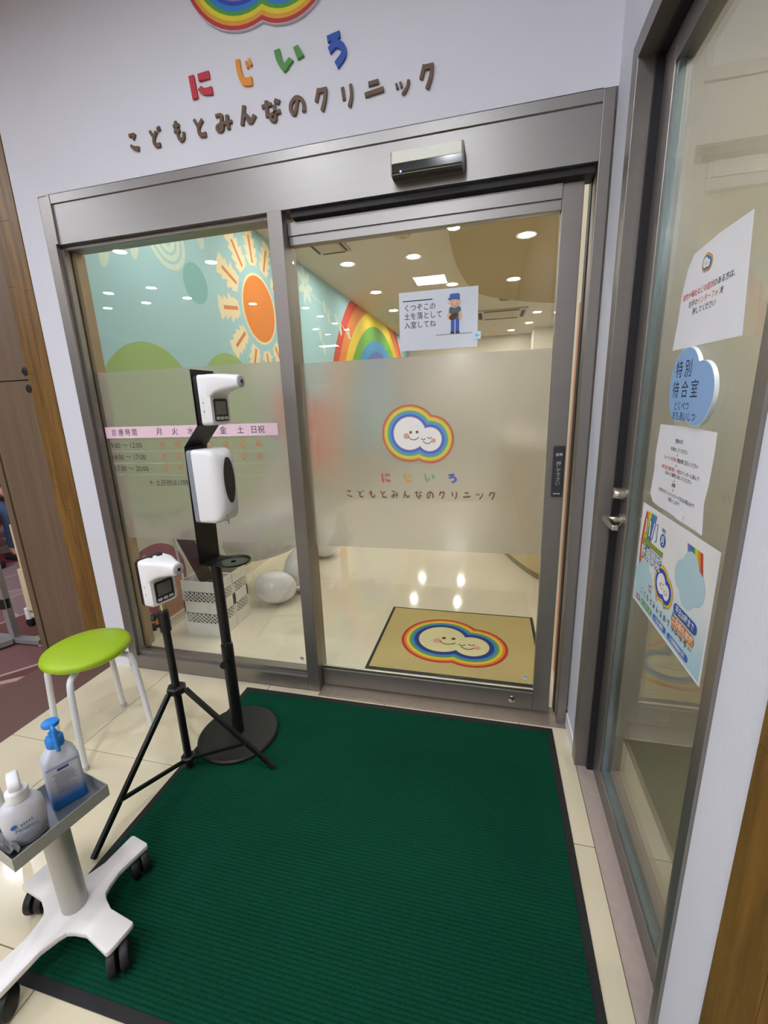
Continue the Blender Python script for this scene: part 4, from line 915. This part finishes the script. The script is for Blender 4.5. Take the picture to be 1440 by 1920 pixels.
# local: front faces -y
bt = thing('sanitiser_bottle', 'milky bottle with a blue pump, blue lower part and printed label', 'bottle', M=onz(.838, -1.002, math.radians(62)))
def rr3(w, d, z, r): return [(u, v, z) for u, v in rrect(-w, -d, w, d, r, 4)]
MB().loft([rr3(.036, .024, 0, .008), rr3(.038, .026, .005, .009), rr3(.038, .026, .125, .009), rr3(.035, .024, .138, .010), rr3(.022, .018, .160, .010), rr3(.0165, .0165, .166, .012), rr3(.0165, .0165, .172, .012)]).out('body', lq, bt, smooth=45)
MB().lathe([(.0185, .1655), (.0195, .168), (.0195, .188), (.017, .192), (.010, .193), (.0095, .204), (.0055, .205)], 24).out('cap', CY, bt)
MB().tube([(0, 0, .205), (0, 0, .224)], .0045, 12).out('pump_stem', CY, bt)
hd_ = MB().lathe([(.004, .2225), (.018, .224), (.0195, .229), (.018, .234), (.005, .236)], 24).out('pump_head', CY, bt)
MB().tube(smooth_path([(0, -.006, .229), (0, -.024, .226), (0, -.030, .206), (0, -.032, .165)], 5), .0048, 10).out('spout', CY, hd_, smooth=60)
fm = plane((0, -.0264, 0), (1, 0, 0), (0, 0, 1)); PB = mat('label_navy', '4a5270', .6); PG = mat('label_grey', '9499ad', .6)
prn('label_stripe', [rect(-.034, .119, .034, .1205), rect(-.034, .1225, .034, .1235)], mat('label_blue', '3f6fd0', .6), bt, fm)
prn('label_print', [rect(-.012, .108, .012, .1155)], PB, bt, fm)
random.seed(5)
prn('label_print', [rect(-.024 + (.004 if k % 3 else 0), .100 - k * .0056, .006 + random.random() * .018, .1025 - k * .0056) for k in range(11)], PG, bt, fm, 0.0)
# white foam soap bottle
WBT = mat('white_translucent', 'dfe0ea', .3, trans=.12)
bw = thing('soap_bottle', 'white rounded foam soap bottle with blue lettering on the trolley tray', 'bottle', M=onz(.842, -1.108, math.radians(58)))
def el(w, d, z, n=28): return [(w * math.cos(2 * PI * k / n), d * math.sin(2 * PI * k / n), z) for k in range(n)]
MB().loft([el(.032, .022, 0), el(.037, .026, .004), el(.041, .029, .04), el(.043, .030, .075), el(.040, .028, .098), el(.030, .024, .110), el(.020, .020, .115), el(.020, .020, .118)]).out('body', WBT, bw, smooth=60)
MB().lathe([(.022, .1165), (.0225, .134), (.021, .138), (.012, .139), (.011, .150), (.006, .151)], 26).out('cap', WPLAST, bw)
pp = MB().lathe([(.010, .150), (.011, .154), (.011, .166), (.012, .176), (.010, .180)], 20).out('pump_neck', WPLAST, bw)
MB().loft([[(x, y, z) for x, z in ((-.012, zc - .007), (.012, zc - .007), (.010, zc + .006), (-.010, zc + .006))] for y, zc in ((.012, .176), (-.008, .178), (-.030, .173), (-.036, .164))]).bevel(.003, 2).out('pump_head', WPLAST, pp, smooth=50)
fb = plane((0, -.0305, 0), (1, 0, 0), (0, 0, 1)); LB = mat('soap_blue', '5d86b0', .6)
prn('label_dot', [circ(-.019, .066, .006, 20)], mat('soap_blue_dot', '3a78c0', .6), bw, fb)
txt('label_lettering', 'Noahtec', .0125, .003, .052, LB, bw, fb, z=.0002, align='CENTER', bold=.02)
prn('label_wave', [circ(-.006 + .005 * k, .063 + .001 * k, .0016, 10, .004) for k in range(5)], LB, bw, fb, .0002)
prn('label_print', [rect(-.02, .038 - .005 * k, .024, .0395 - .005 * k) for k in range(3)], mat('soap_grey', '9fb0c4', .6), bw, fb, .0002)
# crumpled clear wrapping at tray end
random.seed(21)
cw = MB(); N = 9
vv = [[cw.bm.verts.new((-.05 + .1 * i / N, -.012 + .022 * j / 4, .002 + random.random() * .03)) for j in range(5)] for i in range(N + 1)]
for i in range(N):
    for j in range(4): cw.bm.faces.new((vv[i][j], vv[i + 1][j], vv[i + 1][j + 1], vv[i][j + 1]))
for a_, b_ in ((0, 4),):
    pass
bmesh.ops.solidify(cw.bm, geom=cw.bm.faces[:], thickness=.0015)
o = cw.out('plastic_wrapper', mat('crinkled_plastic', 'e6e6e4', .15, trans=.55), None, smooth=0, M=Matrix.Translation((tx, ty, .3815)) @ Matrix.Rotation(TR, 4, 'Z') @ Matrix.Translation((-.012, -.090, 0)))
tag(o, 'crumpled clear plastic wrapper at the near end of the trolley tray', 'wrapper')

# ================================================================== inside the clinic
# ---- white mesh crates --------------------------------------------------
CRW = mat('crate_white', 'ebe9e2', .4)
def crate(label, x, y, z, a, b, h, rz=0):
    t = thing('mesh_crate', label, 'crate', (x, y, z), rz, 'white mesh crates')
    MB().box(-a / 2, a / 2, -b / 2, b / 2, 0, .006).out('bottom', CRW, t, smooth=0)
    zs = [(0, .085), (.145, .225), (.285, h)]
    def wall(axis, pos, half, nm):
        m_ = MB(); g = .006
        def bx(u0, u1, z0, z1, th=.005):
            if axis == 'y': m_.box(u0, u1, pos - th / 2, pos + th / 2, z0, z1)
            else: m_.box(pos - th / 2, pos + th / 2, u0, u1, z0, z1)
        for z0, z1 in zs: bx(-half, half, z0 + .0065, z1)
        bx(-half, -half + .008, .085, .285); bx(half - .008, half, .085, .285)
        m_.out(nm, CRW, t, smooth=0)
        lm = MB(); st_ = .030
        for z0, z1 in ((.085, .145), (.225, .285)):
            hgt = z1 - z0; k = -half - hgt
            while k < half:
                for sgn in (1, -1):
                    u0, v0, u1, v1 = (k, z0, k + hgt * 1.3, z1) if sgn == 1 else (k, z1, k + hgt * 1.3, z0)
                    def cl_(u): return max(-half, min(half, u))
                    if u1 <= -half or u0 >= half: continue
                    t0 = (cl_(u0) - u0) / (u1 - u0); t1 = (cl_(u1) - u0) / (u1 - u0)
                    A = (u0 + (u1 - u0) * t0, v0 + (v1 - v0) * t0); Bq = (u0 + (u1 - u0) * t1, v0 + (v1 - v0) * t1)
                    if abs(t1 - t0) < .03: continue
                    p0 = (A[0], pos, A[1]) if axis == 'y' else (pos, A[0], A[1]); p1_ = (Bq[0], pos, Bq[1]) if axis == 'y' else (pos, Bq[0], Bq[1])
                    lm.bar(p0, p1_, .0055, .004, up=(0, 1, 0) if axis == 'y' else (1, 0, 0))
                k += st_
        tag(lm.out('lattice', CRW, t, smooth=0), kind='stuff')
    wall('y', -b / 2 + .003, a / 2, 'wall_panel'); wall('y', b / 2 - .003, a / 2, 'wall_panel'); wall('x', -a / 2 + .003, b / 2 - .006, 'wall_panel'); wall('x', a / 2 - .003, b / 2 - .006, 'wall_panel')
    return t
crate('white mesh crate nearest the fixed window pane', .205, .445, .001, .25, .155, .36)
crate('white mesh crate directly behind the first, against the balloons', .205, .603, .001, .25, .155, .36)
for cy_, lb in ((.445, 'dark grey block added to darken the front white mesh crate'), (.603, 'dark grey block added to darken the rear white mesh crate')):
    o = MB().box(.095, .315, cy_ - .062, cy_ + .062, .0085, .30).bevel(.02, 3).out('dark_filler', mat('filler_grey', '4a4a4c', .9, var=.3, scale=14, bump=.6, bscale=20), None, smooth=50)  # added block, keeps the crate inside dark behind the lattice
    tag(o, lb, 'filler')
# things standing in the crates: posters in clear film
t = thing('rolled_print', 'dark brown print in clear film leaning in the front crate', 'print', M=Matrix.Translation((.20, .46, .330)) @ Matrix.Rotation(.12, 4, 'X') @ Matrix.Rotation(-.32, 4, 'Y'))
MB().prism(rrect(-.055, 0, .055, .34, .004), 'y', -.004, .004).out('board', mat('print_brown', '40302f', .5, var=.4, scale=9), t)
MB().prism(rrect(.03, .02, .1, .36, .006), 'y', .006, .008).out('film_sleeve', mat('film_sleeve_clear', 'e0dcc8', .15, trans=.5), t)
t = thing('white_rod', 'slim white rod with a hook standing in the crate', 'rod', (0.085, .40, .302))
MB().tube([(.0, .0, .0), (-.05, .01, .36)], .007, 10).out('shaft', WPLAST, t, smooth=60)
MB().tube([(-.05 - .035 + .035 * math.cos(a), .01, .36 + .035 * math.sin(a)) for a in [k * PI / 8 for k in range(11)]], .006, 8).out('hook', WPLAST, t, smooth=60)
# ---- balloons -----------------------------------------------------------------
FOIL = mat('white_foil', 'e8e8ea', .16, .0, var=.04, scale=8, bump=.9, bscale=22, coat=.6)
def balloon(label, c, r, rot=(0, 0, 0)):
    t = thing('foil_balloon', label, 'balloon', M=Matrix.Translation(c) @ Matrix.Rotation(rot[2], 4, 'Z') @ Matrix.Rotation(rot[1], 4, 'Y') @ Matrix.Rotation(rot[0], 4, 'X'), group='white foil balloons')
    n, m_ = 32, 16; rings = []
    for i in range(1, m_):
        th = PI * i / m_; rr_ = math.sin(th)
        rings.append([(r[0] * math.cos(th), r[1] * rr_ * math.cos(2 * PI * k / n) * (1 + .012 * math.sin(9 * 2 * PI * k / n)), r[2] * rr_ * math.sin(2 * PI * k / n)) for k in range(n)])
    MB().loft(rings).out('skin', FOIL, t, smooth=80)
    MB().tube([(r[0] * .98, 0, 0), (r[0] + .02, 0, 0)], .008, 8, .012).out('tail', FOIL, t)
    return t
balloon('egg shaped white balloon in front of the others by the crate', (.43, .87, .122), (.150, .105, .120), (0, .1, .35))
balloon('second white balloon tucked behind the egg shaped one', (.535, 1.09, .178), (.13, .10, .178), (0, .25, .5))
balloon('long white balloon above the mesh crates', (.33, 1.16, .47), (.42, .17, .20), (0, -.22, .85))
balloon('white balloon farthest back on the clinic floor', (.42, 1.84, .16), (.16, .14, .158), (0, 0, .3))

# ---- reception counter -----------------------------------------------------------
TAN = mat('counter_tan', 'cfb98c', .5, var=.04, scale=5)
cv = smooth_path([(2.52, 1.20), (2.25, 1.60), (2.103, 1.919), (2.021, 2.183), (1.95, 2.6), (1.95, 3.2), (2.05, 3.8), (2.3, 4.3), (2.8, 4.6)], 5)
t = thing('reception_counter', 'curved tan reception counter at the right inside the clinic', 'counter', (0, 0, 0))
def band(path, off0, off1, z0, z1):
    L = []
    n = len(path)
    for i in range(n):
        a = Vector(path[max(i - 1, 0)]); b = Vector(path[min(i + 1, n - 1)]); d = (b - a).normalized(); nn = Vector((d.y, -d.x)); p = Vector(path[i])
        p0 = p + nn * off0; p1_ = p + nn * off1
        L.append([(p0.x, p0.y, z0), (p1_.x, p1_.y, z0), (p1_.x, p1_.y, z1), (p0.x, p0.y, z1)])
    return MB().loft(L)
band(cv, .0, .10, .06, 1.0).out('front_panel', TAN, t, smooth=40)
band(cv, .02, .09, .0, .0595).out('plinth', mat('counter_plinth', '9c8a6a', .6), t, smooth=40)
band(cv, -.03, .40, 1.0005, 1.035).out('counter_top', mat('counter_top_white', 'e5ddca', .3), t, smooth=40)

# ================================================================== play area at far left
# ---- cream mobile partition ---------------------------------------------------------
CRP = mat('cream_plastic', 'e3d3ab', .5)
t = thing('mobile_partition', 'cream wheeled panel unit half hidden behind the brown cabinet', 'partition', (-.83, .27, 0))
for z0, z1, dx in ((.12, .41, 0.0), (.413, .71, .03), (.713, 1.30, .055)): box('panel', CRP, t, -.22 + dx, .13, -.015, .015, z0, z1, bev=.003)
box('base_rail', CRP, t, -.20, .13, -.014, .014, .075, .1)
MB().tube([(-.235, 0, .055), (-.235, 0, .13)], .02, 16).out('caster_socket', WPLAST, t)
MB().tube([(-.235, -.015, .0265), (-.235, .015, .0265)], .026, 18).bevel(.004, 2, 50).out('wheel', BLACKP, t, smooth=40)
# ---- grey stand -------------------------------------------------------------------------
SG = mat('stand_grey', 'a9abae', .4, .6)
t = thing('floor_stand', 'grey square tube stand with a cross foot on the patterned carpet', 'stand', (-.93, .075, 0), math.radians(2))
box('foot_bar', SG, t, -.25, .20, -.022, .022, .014, .045, bev=.002)
MB().bar((.0, -.0222, .0295), (-.14, -.30, .0295), .04, .03).out('foot_bar', SG, t, smooth=0)
MB().bar((.0, .0, .0455), (-.02, .0, 1.35), .035, .035, up=(0, 1, 0)).out('post', SG, t, smooth=0)
MB().tube([(-.012, 0, .24), (-.013, 0, .30)], .03, 14).out('post_collar', BLACKP, t)
MB().tube([(-.02, 0, 1.3505), (-.02, 0, 1.365)], .022, 14).out('post_cap', BLACKP, t)
for x in (.185, -.235): MB().lathe([(.012, 0), (.014, .004), (.012, .0138)], 14, (x, 0, 0)).out('glide', WPLAST, t)
# ---- orange chair and seated person, cut by the frame ------------------------------------------
ORG = mat('orange_enamel', 'c2561c', .4)
t = thing('orange_chair', 'orange tube chair at the far left edge', 'chair', (-2.95, 1.20, 0))
box('seat', ORG, t, -.21, .21, -.2, .2, .355, .378, bev=.008)
box('backrest', ORG, t, -.225, -.205, -.19, .19, .58, .86, bev=.006)
for sx_, sy_ in ((1, 1), (1, -1), (-1, 1), (-1, -1)): MB().tube(smooth_path([(sx_ * .17, sy_ * .17, .352), (sx_ * .19, sy_ * .18, .33), (sx_ * .24, sy_ * .19, .01)], 3), .012, 10).out('leg', ORG, t, smooth=60)
for s in (1, -1): MB().tube([(-.2, s * .15, .37), (-.212, s * .15, .60)], .011, 10).out('back_post', ORG, t, smooth=60)
def person():
    root = thing('person', 'person in blue jeans sitting at the far left edge', 'person', (-2.985, 1.20, 0))
    V = [(0, 0, .53), (0, 0, .72), (.01, 0, .93), (.02, 0, 1.05), (.03, 0, 1.12), (.045, 0, 1.22),
         (.02, .10, .52), (.42, .12, .52), (.36, .12, .10), (.44, .12, .05), (.02, -.10, .52), (.42, -.12, .52), (.36, -.12, .10), (.44, -.12, .05),
         (.01, .19, .98), (.06, .24, .72), (.30, .18, .66), (.40, .15, .65), (.01, -.19, .98), (.06, -.24, .72), (.30, -.18, .66), (.40, -.15, .65), (.05, 0, 1.31)]
    Ed = [(0, 1), (1, 2), (2, 3), (3, 4), (4, 5), (5, 22), (0, 6), (6, 7), (7, 8), (8, 9), (0, 10), (10, 11), (11, 12), (12, 13), (2, 14), (14, 15), (15, 16), (16, 17), (2, 18), (18, 19), (19, 20), (20, 21)]
    Rr = [.13, .12, .14, .07, .05, .085, .09, .065, .045, .035, .09, .065, .045, .035, .06, .045, .033, .026, .06, .045, .033, .026, .075]
    def skin(name, idx, scale, m_):
        mp_ = {k: i for i, k in enumerate(idx)}
        me = bpy.data.meshes.new(name); me.from_pydata([V[k] for k in idx], [(mp_[a], mp_[b]) for a, b in Ed if a in mp_ and b in mp_], [])
        o = bpy.data.objects.new(name, me); COL.objects.link(o); o.parent = root
        md = o.modifiers.new('skin', 'SKIN'); sd = o.modifiers.new('sub', 'SUBSURF'); sd.levels = 2; sd.render_levels = 2
        for i, k in enumerate(idx):
            me.skin_vertices[0].data[i].radius = (Rr[k] * scale, Rr[k] * scale); me.skin_vertices[0].data[i].use_root = (i == 0)
        me.materials.append(m_); md.use_smooth_shade = True
        return o
    SK = mat('skin_tone', 'd3a184', .55)
    skin('body', list(range(23)), 1.0, SK)
    skin('jeans', [0, 6, 7, 8, 10, 11, 12], 1.12, mat('denim', '46597a', .9, var=.2, scale=60))
    skin('shirt', [0, 1, 2, 14, 15, 18, 19], 1.12, mat('dark_red_shirt', '6b2430', .85))
    MB().loft([[(.045 + r_ * .9 * math.cos(2 * PI * k / 20) - .01, r_ * .8 * math.sin(2 * PI * k / 20), z) for k in range(20)] for r_, z in ((.085, 1.25), (.105, 1.30), (.098, 1.36), (.06, 1.40), (.01, 1.41))]).out('hair', mat('dark_hair', '1d1614', .6), root, smooth=80)
    hx, hz = .05, 1.275
    for s in (1, -1):
        MB().lathe([(.002, -.008), (.007, -.004), (.008, 0), (.007, .004), (.002, .008)], 10, (hx + .088, s * .032, hz + .01)).out('eye', mat('eye_dark', '1a1412', .3), root, smooth=80)
        MB().lathe([(.004, -.028), (.012, -.018), (.015, 0), (.012, .020), (.004, .028)], 10, (hx, s * .092, hz)).out('ear', SK, root, smooth=80)
    MB().loft([[(hx + .085 + d_, y_, z_) for d_, y_, z_ in ring] for ring in ([(0, -.006, hz + .012), (0, .006, hz + .012), (.004, .004, hz + .012), (.004, -.004, hz + .012)], [(0, -.013, hz - .022), (0, .013, hz - .022), (.022, .006, hz - .020), (.022, -.006, hz - .020)])]).out('nose', SK, root, smooth=60)
    MB().tube([(hx + .080, -.020, hz - .045), (hx + .087, 0, hz - .047), (hx + .080, .020, hz - .045)], .004, 8).out('mouth', mat('lip_tone', 'b0685c', .5), root, smooth=60)
    for s in (1, -1):
        for k in range(4): MB().tube(smooth_path([(.40, s * (.135 + .012 * k), .648), (.45, s * (.13 + .012 * k), .646), (.475, s * (.13 + .012 * k), .625)], 3), .0085, 8, .006).out('finger', SK, root, smooth=60)
        MB().tube([(.39, s * .125, .65), (.425, s * .105, .645)], .010, 8, .007).out('thumb', SK, root, smooth=60)
        MB().box(.26, .51, s * .12 - .045, s * .12 + .045, .0, .07).bevel(.02, 3).out('shoe', mat('shoe_dark', '232327', .6), root)
person()
